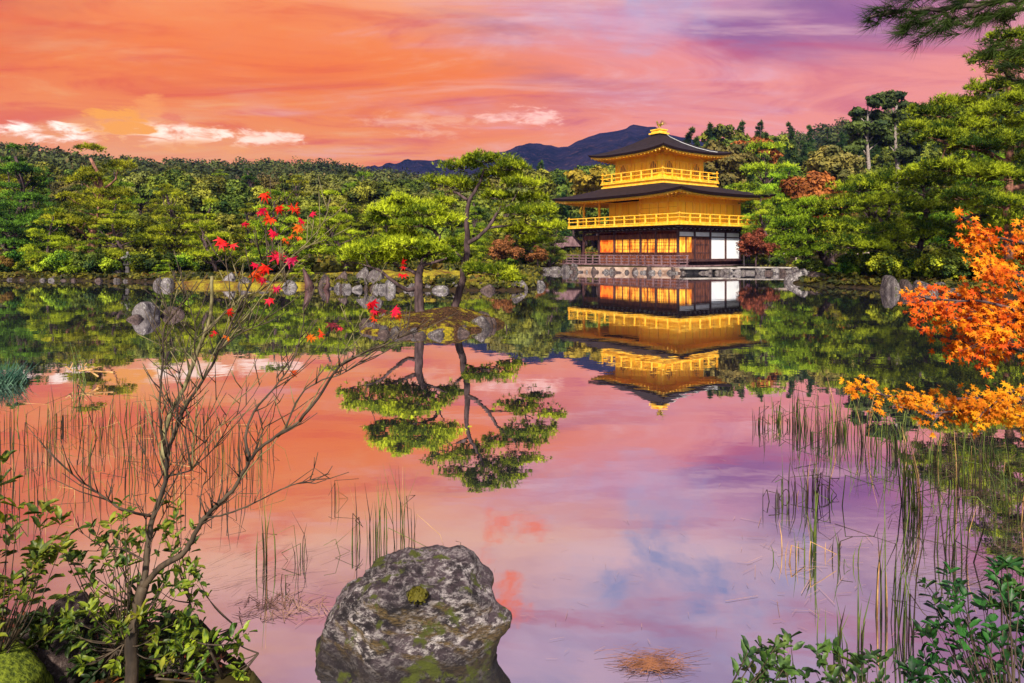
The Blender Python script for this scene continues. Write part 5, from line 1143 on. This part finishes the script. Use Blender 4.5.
for k in range(22):
    u = rdb.random(); sx_, sy_ = rdb.choice([(232, 491), (200, 522), (256, 452), (152, 520), (166, 476), (219, 350), (203, 380), (168, 452), (178, 426), (300, 421), (148, 547), (192, 470)]); dd = 2.40 + rdb.uniform(-.06, .12)
    ex, ey = sx_ + rdb.uniform(-60, 90), sy_ - rdb.uniform(70, 170); mxx, myy = (sx_ + ex) / 2 + rdb.uniform(-12, 12), (sy_ + ey) / 2 + 8
    branch([(sx_, sy_, 2.40), (sx_ * .7 + ex * .3, sy_ * .7 + ey * .3 + 5, dd), (mxx, myy, dd), (ex, ey, dd)], .0032, .0009, rdb.choice(['bark_green', 'bark_green', 'bark_young']), tw=3, seed=k)
rl = [(223, 243, 14, 'p'), (231, 246, 9, 'p'), (265, 196, 12, 'r'), (262, 212, 10, 'r'), (270, 217, 11, 'r'), (281, 209, 10, 'r'), (295, 209, 10, 'r'), (245, 226, 9, 'r'), (274, 233, 10, 'r'), (272, 222, 8, 'r'), (310, 216, 9, 'r'), (298, 228, 10, 'o'), (303, 222, 8, 'r'),
      (278, 257, 14, 'p'), (290, 260, 12, 'p'), (265, 268, 14, 'r'), (256, 274, 13, 'r'), (262, 280, 10, 'r'), (253, 266, 9, 'r'), (276, 291, 9, 'p'), (270, 299, 10, 'p'), (229, 313, 9, 'r'), (228, 337, 9, 'o'), (312, 338, 10, 'o'), (322, 334, 9, 'o'), (334, 324, 11, 'd'), (341, 330, 9, 'p'),
      (370, 303, 12, 'r'), (376, 313, 10, 'r'), (384, 309, 9, 'd'), (396, 312, 10, 'r'), (400, 316, 9, 'r'), (376, 320, 9, 'r'), (402, 265, 8, 'r'), (403, 273, 8, 'r'), (292, 373, 8, 'r'), (214, 333, 7, 'r'), (292, 235, 8, 'r'), (301, 240, 8, 'o'), (285, 240, 7, 'r')]
M['leaf_r'] = leafmat('scarlet_maple_leaf', (.55, .012, .005), (.85, .04, .01), 40, .45, vary=.12)
M['leaf_p'] = leafmat('crimson_pink_maple_leaf', (.65, .01, .05), (.85, .05, .14), 40, .45, vary=.1)
M['leaf_o'] = leafmat('orange_red_maple_leaf', (.7, .08, .01), (.9, .2, .02), 40, .45, vary=.1)
M['leaf_d'] = leafmat('dark_dry_maple_leaf', (.05, .01, .015), (.2, .02, .03), 40, .3, vary=.1)
for x, y, s, c in rl:
    n_ = 4 if s > 9 else 2; d = 2.42
    pos = np.array([P(x + random.uniform(-3, 3), y + random.uniform(-4, 2), d + random.uniform(-.04, .04)) - sx0 for _ in range(n_)])
    nr = unit(np.array([[random.gauss(0, .5), -1, random.gauss(.3, .4)] for _ in range(n_)])); up = np.array([[random.gauss(0, .7), 0, -1 + random.gauss(0, .3)] for _ in range(n_)])
    V, Fc = star_leaves(pos, nr, up, np.array([s * .78 * d / F * random.uniform(.6, 1.1) for _ in range(n_)]), 5)
    put('leaf', npmesh('leaf', V, [Fc], M['leaf_' + c]), SAP)

# ------------------------------------------------------------------ evergreen shrubs
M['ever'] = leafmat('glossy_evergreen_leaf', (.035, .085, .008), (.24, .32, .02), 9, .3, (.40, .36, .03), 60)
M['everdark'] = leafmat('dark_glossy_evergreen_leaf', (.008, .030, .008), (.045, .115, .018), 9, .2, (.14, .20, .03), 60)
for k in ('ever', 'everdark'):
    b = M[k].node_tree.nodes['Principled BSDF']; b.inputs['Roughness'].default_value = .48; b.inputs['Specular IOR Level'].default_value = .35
def evergreen(name, root, tips, mt, label, leafL=.055, nl=(6, 10), stemr=.0042, seed=1, along=.5):
    """tips: world points; each joined to the root by an arched stem that shares lower limbs"""
    rd = random.Random(seed); root = Vector(root); o = empty(name, root, label, 'shrub'); mb = MB(); pos = []; dr = []; nr = []; LL = []
    hubs = [root + Vector((rd.uniform(-.3, .3), rd.uniform(-.15, .25), rd.uniform(.05, .22))) for _ in range(11)]
    used = {id(min(hubs, key=lambda q: (q - Vector(t_)).length)) for t_ in tips}
    hubs = [h_ for h_ in hubs if id(h_) in used]
    for h_ in hubs: mb.tube([root - root, (h_ - root) * .5 + Vector((rd.uniform(-.02, .02), 0, 0)), h_ - root], [stemr * 1.5, stemr * 1.1, stemr * .8], 6)
    for t_ in tips:
        t_ = Vector(t_); h_ = min(hubs, key=lambda q: (q - t_).length); L = (t_ - h_).length
        md = h_.lerp(t_, .55) + Vector((rd.uniform(-.06, .06) * L, rd.uniform(-.1, .1) * L, -.08 * L)); q = smoothpath([h_ - root, md - root, t_ - root], 5); mb.tube(q, [stemr * .7 * (1 - .75 * i / (len(q) - 1)) for i in range(len(q))], 5)
        n_ = rd.randint(*nl)
        for k in range(n_):
            u = 1 - along * rd.random() * min(1, .16 / max(L, .05)) if k > 4 else 1.0
            i = min(len(q) - 1, int(u * (len(q) - 1))); b_ = q[i] + Vector((rd.gauss(0, .004), rd.gauss(0, .004), rd.gauss(0, .006))); ax = (q[-1] - q[-2]).normalized()
            a = k * 2.4 + rd.uniform(-.4, .4); sd_ = (ax.orthogonal().normalized()); sd2 = ax.cross(sd_)
            d = (sd_ * math.cos(a) + sd2 * math.sin(a)) * rd.uniform(.6, 1.1) + ax * rd.uniform(.25, .8) + Vector((0, 0, rd.uniform(-.15, .2)))
            pos.append(b_); dr.append(d); nr.append(Vector((rd.gauss(0, .25), rd.gauss(-.1, .25), 1))); LL.append(leafL * rd.uniform(.6, 1.2))
    mb.build('stem', M['bark_green'], o, True)
    LL = np.array(LL); V, Fc = blade_leaves(np.array(pos), np.array(dr), unit(np.array(nr)), LL, LL * .42)
    put('foliage', npmesh('foliage', V, [Fc], M[mt], True), o)
rd = random.Random(77)
def region(n, x0, x1, y0, y1, d0, d1, f=None):
    o = []
    while len(o) < n:
        x, y = rd.uniform(x0, x1), rd.uniform(y0, y1)
        if f is None or f(x, y): o.append(P(x, y, rd.uniform(d0, d1)))
    return o
evergreen('evergreen_shrub', (-1.85, 2.35, .05), region(52, -60, 66, 452, 640, 2.15, 2.5, lambda x, y: y > 470 + (x - 10) ** 2 * .012 or x < 30), 'ever', 'bright evergreen shrub cut by the left edge of the photo', .052, (7, 11), seed=2)
evergreen('evergreen_shrub', (-1.25, 2.55, .02), region(96, 60, 205, 500, 672, 2.3, 2.65, lambda x, y: y > 520 + abs(x - 120) * .25 or (110 < x < 200 and y > 492)), 'ever', 'leafy evergreen shrub growing behind the sapling trunk', .044, (6, 10), seed=3)
evergreen('evergreen_shrub', (-1.05, 2.5, .02), region(26, 165, 245, 630, 676, 2.4, 2.6), 'ever', 'low drooping evergreen sprigs right of the sapling foot', .05, (6, 9), seed=4)
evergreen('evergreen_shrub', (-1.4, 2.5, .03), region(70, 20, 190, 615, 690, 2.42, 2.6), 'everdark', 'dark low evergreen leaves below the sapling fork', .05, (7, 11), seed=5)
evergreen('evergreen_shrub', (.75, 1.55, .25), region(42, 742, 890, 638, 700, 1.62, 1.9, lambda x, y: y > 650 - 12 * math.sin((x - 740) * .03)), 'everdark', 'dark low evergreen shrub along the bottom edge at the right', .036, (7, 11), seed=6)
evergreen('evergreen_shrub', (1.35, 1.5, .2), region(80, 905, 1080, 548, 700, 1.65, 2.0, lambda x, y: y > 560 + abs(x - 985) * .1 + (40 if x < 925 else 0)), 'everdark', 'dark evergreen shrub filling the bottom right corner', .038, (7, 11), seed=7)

# ------------------------------------------------------------------ orange maple reaching in from the right
MT = empty('maple_tree', (2.16, 1.95, gz(2.16, 1.95) - .05), 'orange leaved maple reaching over the water from the right edge', 'maple tree')
mo = MT.location.copy()
mb = MB(); stem(mb, [(0, 0, 0), (.06, .1, .5), (.16, .3, 1.0), (.27, .5, 1.45), (.38, .7, 1.9)], .05, .022, 8); mb.build('trunk', M['bark'], MT, True)
orr = []; M['leaf_or'] = leafmat('orange_maple_leaf', (.50, .06, .005), (.90, .34, .012), 9, .4, (.75, .09, .015), 40, vary=.05)
M['leaf_yel'] = leafmat('yellow_orange_maple_leaf', (.50, .12, .006), (.88, .42, .015), 6, .4, (.75, .10, .01), 40, vary=.05)
def spray(b0, pts, r0, n, rad_px, droop=0, side=10, mt='leaf_or', size=12, seed=0):
    """branch through pixel points with leaves hung around it"""
    rd = random.Random(seed); q0 = Vector(b0) - mo; W = [P(x, y, d) - mo for x, y, d in pts]; mb = MB(); q = smoothpath([q0] + W, 6, .002); mb.tube(q, [r0 * (1 - .85 * i / (len(q) - 1)) + .0012 for i in range(len(q))], 6)
    pos = []; start = 5
    for k in range(side):
        i = rd.randrange(start, len(q) - 1); d = (q[i + 1] - q[i]).normalized(); dd = 3.0 * rad_px / F; e = q[i] + d * dd * rd.uniform(.4, 1) + Vector((rd.uniform(-.4, .4), rd.uniform(-1, 1), rd.uniform(-1, .8))) * dd * .9
        mb.tube([q[i], q[i].lerp(e, .5) + Vector((0, 0, .006)), e], [.003, .0018, .0011], 5)
        for _ in range(max(1, int(n * 2.0) // side)): pos.append(q[i].lerp(e, rd.uniform(.25, 1.08)) + Vector((rd.gauss(0, .02), rd.gauss(0, .03), rd.gauss(0, .018))))
    mb.build('branch', M['bark'], MT, True); pos = np.array(pos); m_ = len(pos)
    nr = unit(np.stack([rng.normal(0, .45, m_), rng.normal(-.75, .35, m_), rng.normal(.55, .4, m_)], -1)); up = np.stack([rng.normal(-.25, .6, m_), rng.normal(-.2, .3, m_), rng.normal(-.8, .4, m_)], -1)
    V, Fc = star_leaves(pos, nr, up, size * 2.9 / F * rng.uniform(.26, .58, m_), 7); put('foliage', npmesh('foliage', V, [Fc], M[mt]), MT)
hub = mo + Vector((.38, .7, 1.9)); hub2 = mo + Vector((.27, .5, 1.45))
spray(hub, [(1060, 250, 3.0), (1030, 245, 2.95), (1000, 238, 2.9), (982, 232, 2.9)], .010, 150, 26, side=20, seed=1)
spray(hub, [(1060, 285, 3.0), (1030, 278, 2.9), (1004, 272, 2.85), (984, 262, 2.8)], .010, 150, 26, side=20, seed=2)
spray(hub, [(1060, 310, 3.05), (1020, 302, 3.0), (980, 300, 2.95), (940, 300, 2.95), (908, 302, 2.9)], .012, 260, 22, side=34, seed=3)
spray(hub2, [(1060, 335, 2.9), (1020, 325, 2.85), (985, 318, 2.8), (950, 318, 2.8), (925, 312, 2.8)], .012, 220, 22, side=30, seed=4)
spray(hub2, [(1060, 330, 2.8), (1000, 305, 2.75), (950, 300, 2.7), (915, 300, 2.7)], .008, 60, 16, side=16, mt='leaf_o', size=10, seed=12)
spray(hub2, [(1060, 355, 3.1), (1020, 350, 3.1), (985, 346, 3.1), (955, 340, 3.1)], .010, 170, 22, side=24, seed=5)
spray(hub2, [(1060, 318, 2.7), (1035, 312, 2.7), (1010, 322, 2.7), (990, 338, 2.7), (972, 360, 2.7)], .008, 150, 20, side=22, seed=9)
spray(hub2, [(1060, 395, 3.1), (1020, 398, 3.05), (970, 398, 3.0), (930, 400, 3.0), (890, 396, 2.95), (850, 388, 2.95)], .010, 170, 14, side=34, mt='leaf_yel', size=11, seed=6)
spray(hub2, [(1060, 415, 3.0), (1020, 415, 2.95), (985, 414, 2.9), (950, 412, 2.9), (925, 414, 2.85)], .010, 190, 18, side=30, mt='leaf_yel', size=11, seed=7)
spray(hub2, [(1060, 385, 2.8), (1030, 385, 2.8), (1000, 400, 2.8), (975, 420, 2.8)], .008, 110, 18, side=18, mt='leaf_yel', size=11, seed=8)

# ------------------------------------------------------------------ overhanging pine bough, top right
BT = empty('pine_tree', (3.3, 1.7, gz(3.3, 1.7) - .05), 'pine bough with long needles hanging into the top right corner', 'pine tree'); bo = BT.location.copy()
mb = MB(); stem(mb, [(0, 0, 0), (-.05, .1, 1.2), (-.1, .15, 2.2), (-.2, .3, 3.0), (-.15, .3, 3.8)], .13, .07, 10); mb.build('trunk', M['bark_red'], BT, True)
pos = []; dr = []
def bough(pts, r0, ntuft, L=.085):
    ntuft = int(ntuft * 1.7)
    q = smoothpath([Vector(p) - bo for p in pts], 6, .003); mb = MB(); mb.tube(q, [r0 * (1 - .8 * i / (len(q) - 1)) + .002 for i in range(len(q))], 6); mb.build('branch', M['bark'], BT, True)
    for k in range(ntuft):
        i = min(len(q) - 2, int(len(q) * (.35 + .65 * (k + 1) / ntuft) - 1)); ax = (q[i + 1] - q[i]).normalized(); c = q[i] + (q[i + 1] - q[i]) * random.random() + Vector((random.gauss(0, .012), random.gauss(0, .03), random.gauss(0, .012)))
        ax = (ax + Vector((random.gauss(0, .35), random.gauss(0, .35), random.gauss(-.05, .35)))).normalized()
        for j in range(46):
            v = Vector((random.gauss(0, 1), random.gauss(0, 1), random.gauss(0, 1))).normalized(); pos.append(c - ax * random.random() * .05); dr.append((ax * 1.1 + v * .75).normalized())
h0_ = bo + Vector((-.2, .3, 3.0))
bd = 2.7
bough([h0_, P(1080, -20, bd), P(1040, -8, bd), P(990, 2, bd), P(950, 8, bd), P(915, 10, bd), P(886, 14, bd), P(870, 17, bd)], .016, 22)
bough([P(1040, -8, bd), P(1000, -6, bd), P(960, -8, bd), P(920, -8, bd), P(885, -2, bd)], .010, 18)
bough([P(990, 2, bd), P(970, 14, bd), P(955, 22, bd), P(940, 28, bd), P(926, 36, bd)], .007, 12)
bough([P(950, 8, bd), P(930, 20, bd), P(912, 24, bd), P(898, 29, bd)], .006, 10)
bough([P(1060, -10, bd), P(1030, 8, bd), P(1010, 12, bd), P(990, 16, bd), P(975, 24, bd)], .008, 14)
bough([P(1080, 20, bd), P(1050, 40, bd), P(1020, 48, bd), P(1000, 50, bd), P(985, 52, bd)], .009, 14)
bough([P(1090, 60, 3.4), P(1050, 80, 3.4), P(1020, 82, 3.4), P(1000, 70, 3.4)], .009, 10)
V, Fc = needles(np.array([p[:] for p in pos]), np.array([p[:] for p in dr]), .085, .0022)
put('needles', npmesh('needles', V, [Fc], M['pine_dark']), BT)

# ------------------------------------------------------------------ reeds
M['reed_dark'] = simple('dark_old_reed', (.012, .008, .008), (.06, .04, .02), 12, .6)
M['reed_green'] = simple('green_reed_blade', (.03, .06, .01), (.15, .19, .03), 8, .5)
M['reed_straw'] = simple('dry_straw_reed', (.30, .14, .05), (.62, .38, .16), 9, .6)
def reed_clump(px, yb, n, hp, label, spread=14, green=.4, kink=.42, group=None, r=.0028, lean=.12, curl=0):
    d = F * CH / (yb - H0); s = d / F; o = empty('reed_clump', G(px, d, 0), label, 'reeds', group); n = int(n * (1.9 if px > 740 else 1.0)); hp = hp * (1.12 if px > 740 else 1); kink = min(kink, .28) if px > 740 else kink; r = r * (1.2 if px > 740 else 1); mbs = {'reed_dark': MB(), 'reed_green': MB(), 'reed_straw': MB()}
    for k in range(n):
        x, y = random.gauss(0, .5) * spread * s, random.gauss(0, .5) * spread * s * 1.6; h = hp * s * random.uniform(.25, 1.1); u = random.random()
        mb = mbs['reed_green' if u < green else ('reed_straw' if u > .93 else 'reed_dark')]; lx, ly = random.gauss(0, lean) * h, random.gauss(0, lean) * h
        rr = r * random.uniform(.6, 1.2) * max(1, d / 5)
        if random.random() < kink:
            b_ = h * random.uniform(.45, .8); a = random.uniform(0, 6.28); L = h * random.uniform(.3, .8); p1 = Vector((x + lx * .5, y + ly * .5, b_)); p2 = p1 + Vector((math.cos(a) * L, math.sin(a) * L * .6, random.uniform(-.7, .25) * L)); p2.z = max(p2.z, .003)
            p3 = p2 + Vector((math.cos(a + 2) * L * .5, 0, -.4 * L)); p3.z = max(p3.z, .002)
            mb.tube([(x, y, -.05), p1, p2] + ([p3] if random.random() < .6 else []), [rr, rr * .9, rr * .6, rr * .4][:3] + ([rr * .4] if 0 else []) if False else [rr, rr * .9, rr * .6], 4) if False else None
            pts = [Vector((x, y, -.05)), p1, p2] + ([p3] if random.random() < .6 else []); mb.tube(pts, [rr, rr * .9, rr * .7, rr * .4][:len(pts)], 4)
        else:
            mb.tube([(x, y, -.05), (x + lx * .25, y + ly * .25, h * .5), (x + lx, y + ly, h)], [rr, rr * .85, rr * .15], 4)
    for k in range(curl // 6):
        x, y = random.gauss(0, .5) * spread * s, random.gauss(0, .5) * spread * s; R = random.uniform(4, 11) * s; a = random.uniform(0, 6.28); pts = []
        for i in range(9): t_ = i / 8 * math.pi * random.uniform(.9, 1.1); pts.append(Vector((x + math.cos(a) * R * (1 - math.cos(t_ * .8)) * 1.3, y + math.sin(a) * R * .6 * (1 - math.cos(t_)), max(.002, R * 1.3 * math.sin(t_)))))
        mbs['reed_dark'].tube(pts, [r * .8 * max(1, d / 5)] * 9, 4)
    for nm, mt in (('stalk', 'reed_dark'), ('green_blade', 'reed_green'), ('dry_blade', 'reed_straw')):
        if mbs[mt].v: mbs[mt].build(nm, M[mt], o, True)
random.seed(31)
LG = 'thin dark reeds standing in the shallows at the left'
for px, yb, n, hp in [(-20, 450, 14, 50), (4, 430, 10, 45), (22, 445, 12, 48), (44, 458, 14, 52), (58, 430, 12, 42), (74, 424, 14, 52), (82, 470, 10, 55), (102, 440, 16, 46), (120, 420, 12, 36), (132, 452, 16, 60), (136, 480, 10, 58), (160, 446, 16, 50), (186, 458, 14, 50), (206, 432, 12, 40),
                      (214, 470, 14, 55), (236, 452, 14, 46), (254, 472, 16, 66), (262, 448, 10, 40), (182, 500, 10, 55), (30, 505, 10, 60), (226, 505, 9, 50), (95, 500, 8, 50), (150, 425, 10, 36), (180, 428, 10, 36), (12, 480, 10, 55)]:
    reed_clump(px, yb, n, hp * .95, LG, 15, .3, .35, 'thin dark reed clumps in the left shallows', curl=2)
for px, yb, n, hp, kw, lab in [(268, 562, 8, 92, dict(spread=9, green=.6, kink=.15, r=.0035), 'tall green reeds left of the big boulder'), (300, 560, 6, 58, dict(spread=8, green=.4, kink=.2), 'shorter reeds between the tall green ones and the boulder'), (285, 590, 4, 45, dict(spread=10, kink=.7, curl=2), 'broken dark reeds close to the boulder on its left'),
                               (335, 500, 6, 34, dict(spread=8, green=.3), 'small reed tuft behind the boulder to the left'), (358, 545, 10, 66, dict(spread=12, green=.3, kink=.45, curl=2), 'tangled reeds just behind the left of the boulder'), (380, 548, 13, 80, dict(spread=12, green=.45, kink=.3), 'tall reeds rising behind the middle of the boulder'),
                               (402, 545, 10, 84, dict(spread=10, green=.5, kink=.25), 'slender reeds right behind the boulder top'), (412, 540, 5, 70, dict(spread=8, green=.4, kink=.4), 'last few reeds behind the boulder on its right'), (455, 560, 2, 34, dict(spread=6, green=0, kink=1, curl=2), 'bent dark stalks arching over the right of the boulder'),
                               (762, 428, 8, 32, dict(spread=8, green=.3), 'leftmost reed tuft of the right hand group'), (780, 424, 9, 32, dict(spread=8, curl=2), 'second reed tuft of the right hand group'), (800, 428, 16, 44, dict(spread=12, curl=5), 'curled dark reeds in the middle of the right hand group'),
                               (820, 440, 12, 40, dict(spread=10, green=.6, kink=.15), 'green reeds right of the curled dark ones'), (840, 436, 14, 52, dict(spread=10, green=.7, kink=.1), 'upright green reeds below the orange leaves'), (775, 505, 6, 26, dict(spread=14, kink=.7, curl=5), 'low looped dead reeds at the left of the right hand group'),
                               (800, 500, 9, 40, dict(spread=14, curl=6), 'looped dead reeds around a few upright blades'), (822, 495, 12, 44, dict(spread=16, curl=8, green=.2), 'dense brown tangle of dead reeds'), (812, 555, 3, 80, dict(spread=5, green=.9, kink=0, r=.004), 'single tall green reed standing over its long reflection'),
                               (790, 560, 5, 32, dict(spread=18, kink=.9, curl=3), 'kinked dead stalks left of the single tall reed'), (840, 560, 5, 34, dict(spread=16, kink=.9, curl=4), 'kinked dead stalks right of the single tall reed'), (868, 446, 12, 52, dict(spread=10, green=.5), 'reeds below the left end of the orange leaves'),
                               (892, 452, 14, 58, dict(spread=12, green=.6), 'thick green reeds below the orange leaves'), (905, 505, 8, 84, dict(spread=7, green=.8, kink=.1, r=.0035), 'tall green reed pair at the right'), (918, 512, 7, 92, dict(spread=7, green=.8, kink=.1, r=.0035), 'tallest green reeds right of the reed pair'),
                               (886, 620, 5, 150, dict(spread=8, green=.5, kink=.1, r=.003, lean=.08), 'very tall yellowish reeds in front of the bottom right shrub'), (905, 640, 6, 130, dict(spread=12, green=.5, kink=.3, lean=.14), 'leaning reeds at the left side of the bottom right shrub'), (862, 650, 3, 85, dict(spread=6, green=.9, kink=0, lean=.1, r=.004), 'broad green reed blades above the bottom shrub'),
                               (835, 655, 5, 55, dict(spread=14, green=.5, kink=.1), 'short green reeds above the bottom shrub'), (940, 470, 14, 50, dict(spread=16, curl=4), 'brown reeds tangled under the lower orange leaves'), (965, 490, 14, 60, dict(spread=16, green=.4, curl=4), 'reeds in the brown debris at the right'), (990, 470, 14, 55, dict(spread=16, green=.4, curl=4), 'reeds below the right end of the orange leaves'),
                               (1010, 520, 10, 75, dict(spread=14, green=.5, curl=3), 'reeds at the right edge above the shrub'), (955, 560, 8, 90, dict(spread=14, green=.5, kink=.4), 'tall mixed reeds behind the bottom right shrub')]:
    reed_clump(px, yb, n, hp * .95, lab, **kw)
# blue green grass tuft at the left edge
o = empty('grass_tuft', G(4, 8.2, 0), 'blue green grass tuft in the water at the left edge', 'grass')
m_ = 240; a = rng.uniform(0, 6.28, m_); pos = np.stack([rng.normal(0, .08, m_), rng.normal(0, .08, m_), np.zeros(m_)], -1); dr = unit(np.stack([np.cos(a) * .7, np.sin(a) * .7, rng.uniform(.4, 1.4, m_)], -1))
V, Fc = needles(pos, dr, .34, .012); M['bluegrass'] = leafmat('blue_green_blade', (.03, .10, .06), (.14, .26, .16), 9); put('blade', npmesh('blade', V, [Fc], M['bluegrass']), o)
mb = MB(); put_ = G(80, 8.2, 0)
o = empty('flowering_reed', G(80, 8.4, 0), 'reed with pale yellow seed heads in the left shallows', 'reeds')
for k in range(6): mb.tube([(random.gauss(0, .05), 0, -.05), (random.gauss(0, .08), 0, .25 + .1 * k * .5)], [.006, .003], 4)
mb.build('stalk', M['reed_green'], o)
for k in range(7): MB().tube([(random.gauss(0, .14), 0, .06 + random.random() * .14), (random.gauss(0, .14), 0.02, .10 + random.random() * .14)], [.010, .005], 5).build('seed_head', M['straw_pale'] if 'straw_pale' in M else M['reed_straw'], o)

# ------------------------------------------------------------------ floating straw and fallen needles
def straw(n, x0, x1, y0, y1, L0, L1, w_=.0022, f=None, ang0=None):
    p = []
    while len(p) < n:
        x, y = random.uniform(x0, x1), random.uniform(y0, y1)
        if f is None or random.random() < f(x, y): p.append((x, y))
    p = np.array(p); d = F * CH / (p[:, 1] - H0); X_ = (p[:, 0] - 512) * d / F; a = rng.uniform(0, math.pi, n) if ang0 is None else rng.normal(ang0, .5, n)
    L = rng.uniform(L0, L1, n) / 2; wv = w_ * rng.uniform(.6, 1.3, n) * np.maximum(1, d / 4); dx, dy = np.cos(a), np.sin(a); z = .004 + .004 * rng.random(n)
    V = np.stack([np.stack([X_ + sx * dx * L - sy * dy * wv, d + sx * dy * L + sy * dx * wv, z], -1) for sx, sy in ((-1, -1), (1, -1), (1, 1), (-1, 1))], 1).reshape(-1, 3)
    return V, np.arange(4 * n).reshape(-1, 4)
M['float_straw'] = simple('floating_straw', (.20, .10, .07), (.48, .28, .2), 3, .8)
M['float_brown'] = simple('floating_brown_litter', (.02, .014, .010), (.17, .10, .055), 3, .8)
gauss = lambda cx, cy, sx, sy: (lambda x, y: math.exp(-((x - cx) / sx) ** 2 - ((y - cy) / sy) ** 2))
V, Fc = merge([straw(100, 190, 350, 520, 630, .03, .22, .0008, gauss(262, 575, 55, 34), .7), straw(120, 480, 900, 440, 670, .015, .07, .0005), straw(120, 230, 330, 590, 625, .03, .12, .0014, gauss(280, 608, 35, 10)), straw(80, 740, 880, 520, 640, .03, .18, .0009, gauss(800, 560, 70, 40))])
tag(put('floating_straw', npmesh('floating_straw', V, [Fc], M['float_straw'])), 'pale straw scattered on the water surface', kind='stuff')
V, Fc = merge([straw(260, 605, 700, 648, 683, .03, .13, .0008, gauss(652, 664, 26, 8), 0)])
V[:, 2] += np.repeat(.01 * rng.random(len(V) // 4), 4); M['float_orange'] = simple('orange_dead_needles', (.14, .05, .02), (.36, .15, .07), 9, .8)
tag(put('floating_needles', npmesh('floating_needles', V, [Fc], M['float_orange'])), 'orange pile of dead pine needles floating at the bottom', kind='stuff')
dens = lambda x, y: (1 if mn.noise(Vector((x * .03, y * .09, 3))) > -.05 else .12) * min(1, max(0, (x - 855 - abs(y - 470) * .35) / 90)) * (1 if y < 520 else max(0, 1 - (y - 520) / 110))
V, Fc = merge([straw(1500, 860, 1150, 425, 640, .04, .28, .0009, dens, 0)]); V[:, 2] += np.repeat(.012 * rng.random(len(V) // 4), 4)
tag(put('floating_litter', npmesh('floating_litter', V, [Fc], M['float_brown'])), 'brown mat of dead reeds floating at the right', kind='stuff')
# leaf litter on the near bank
n = 900; x = rng.uniform(-3.2, 0, n); y = rng.uniform(1.6, 3.1, n); k = sdf(x, y) > .02; x, y = x[k], y[k]
V, Fc = star_leaves(np.stack([x, y, groundz(x, y) + .012], -1), unit(np.stack([rng.normal(0, .25, len(x)), rng.normal(0, .25, len(x)), np.ones(len(x))], -1)), unit(rng.normal(size=(len(x), 3))), rng.uniform(.02, .04, len(x)), 5)
M['litter'] = leafmat('fallen_leaf', (.10, .035, .02), (.35, .14, .05), 9, .1, (.4, .06, .03))
tag(put('fallen_leaves', npmesh('fallen_leaves', V, [Fc], M['litter'])), 'fallen brown leaves on the near bank', kind='stuff')
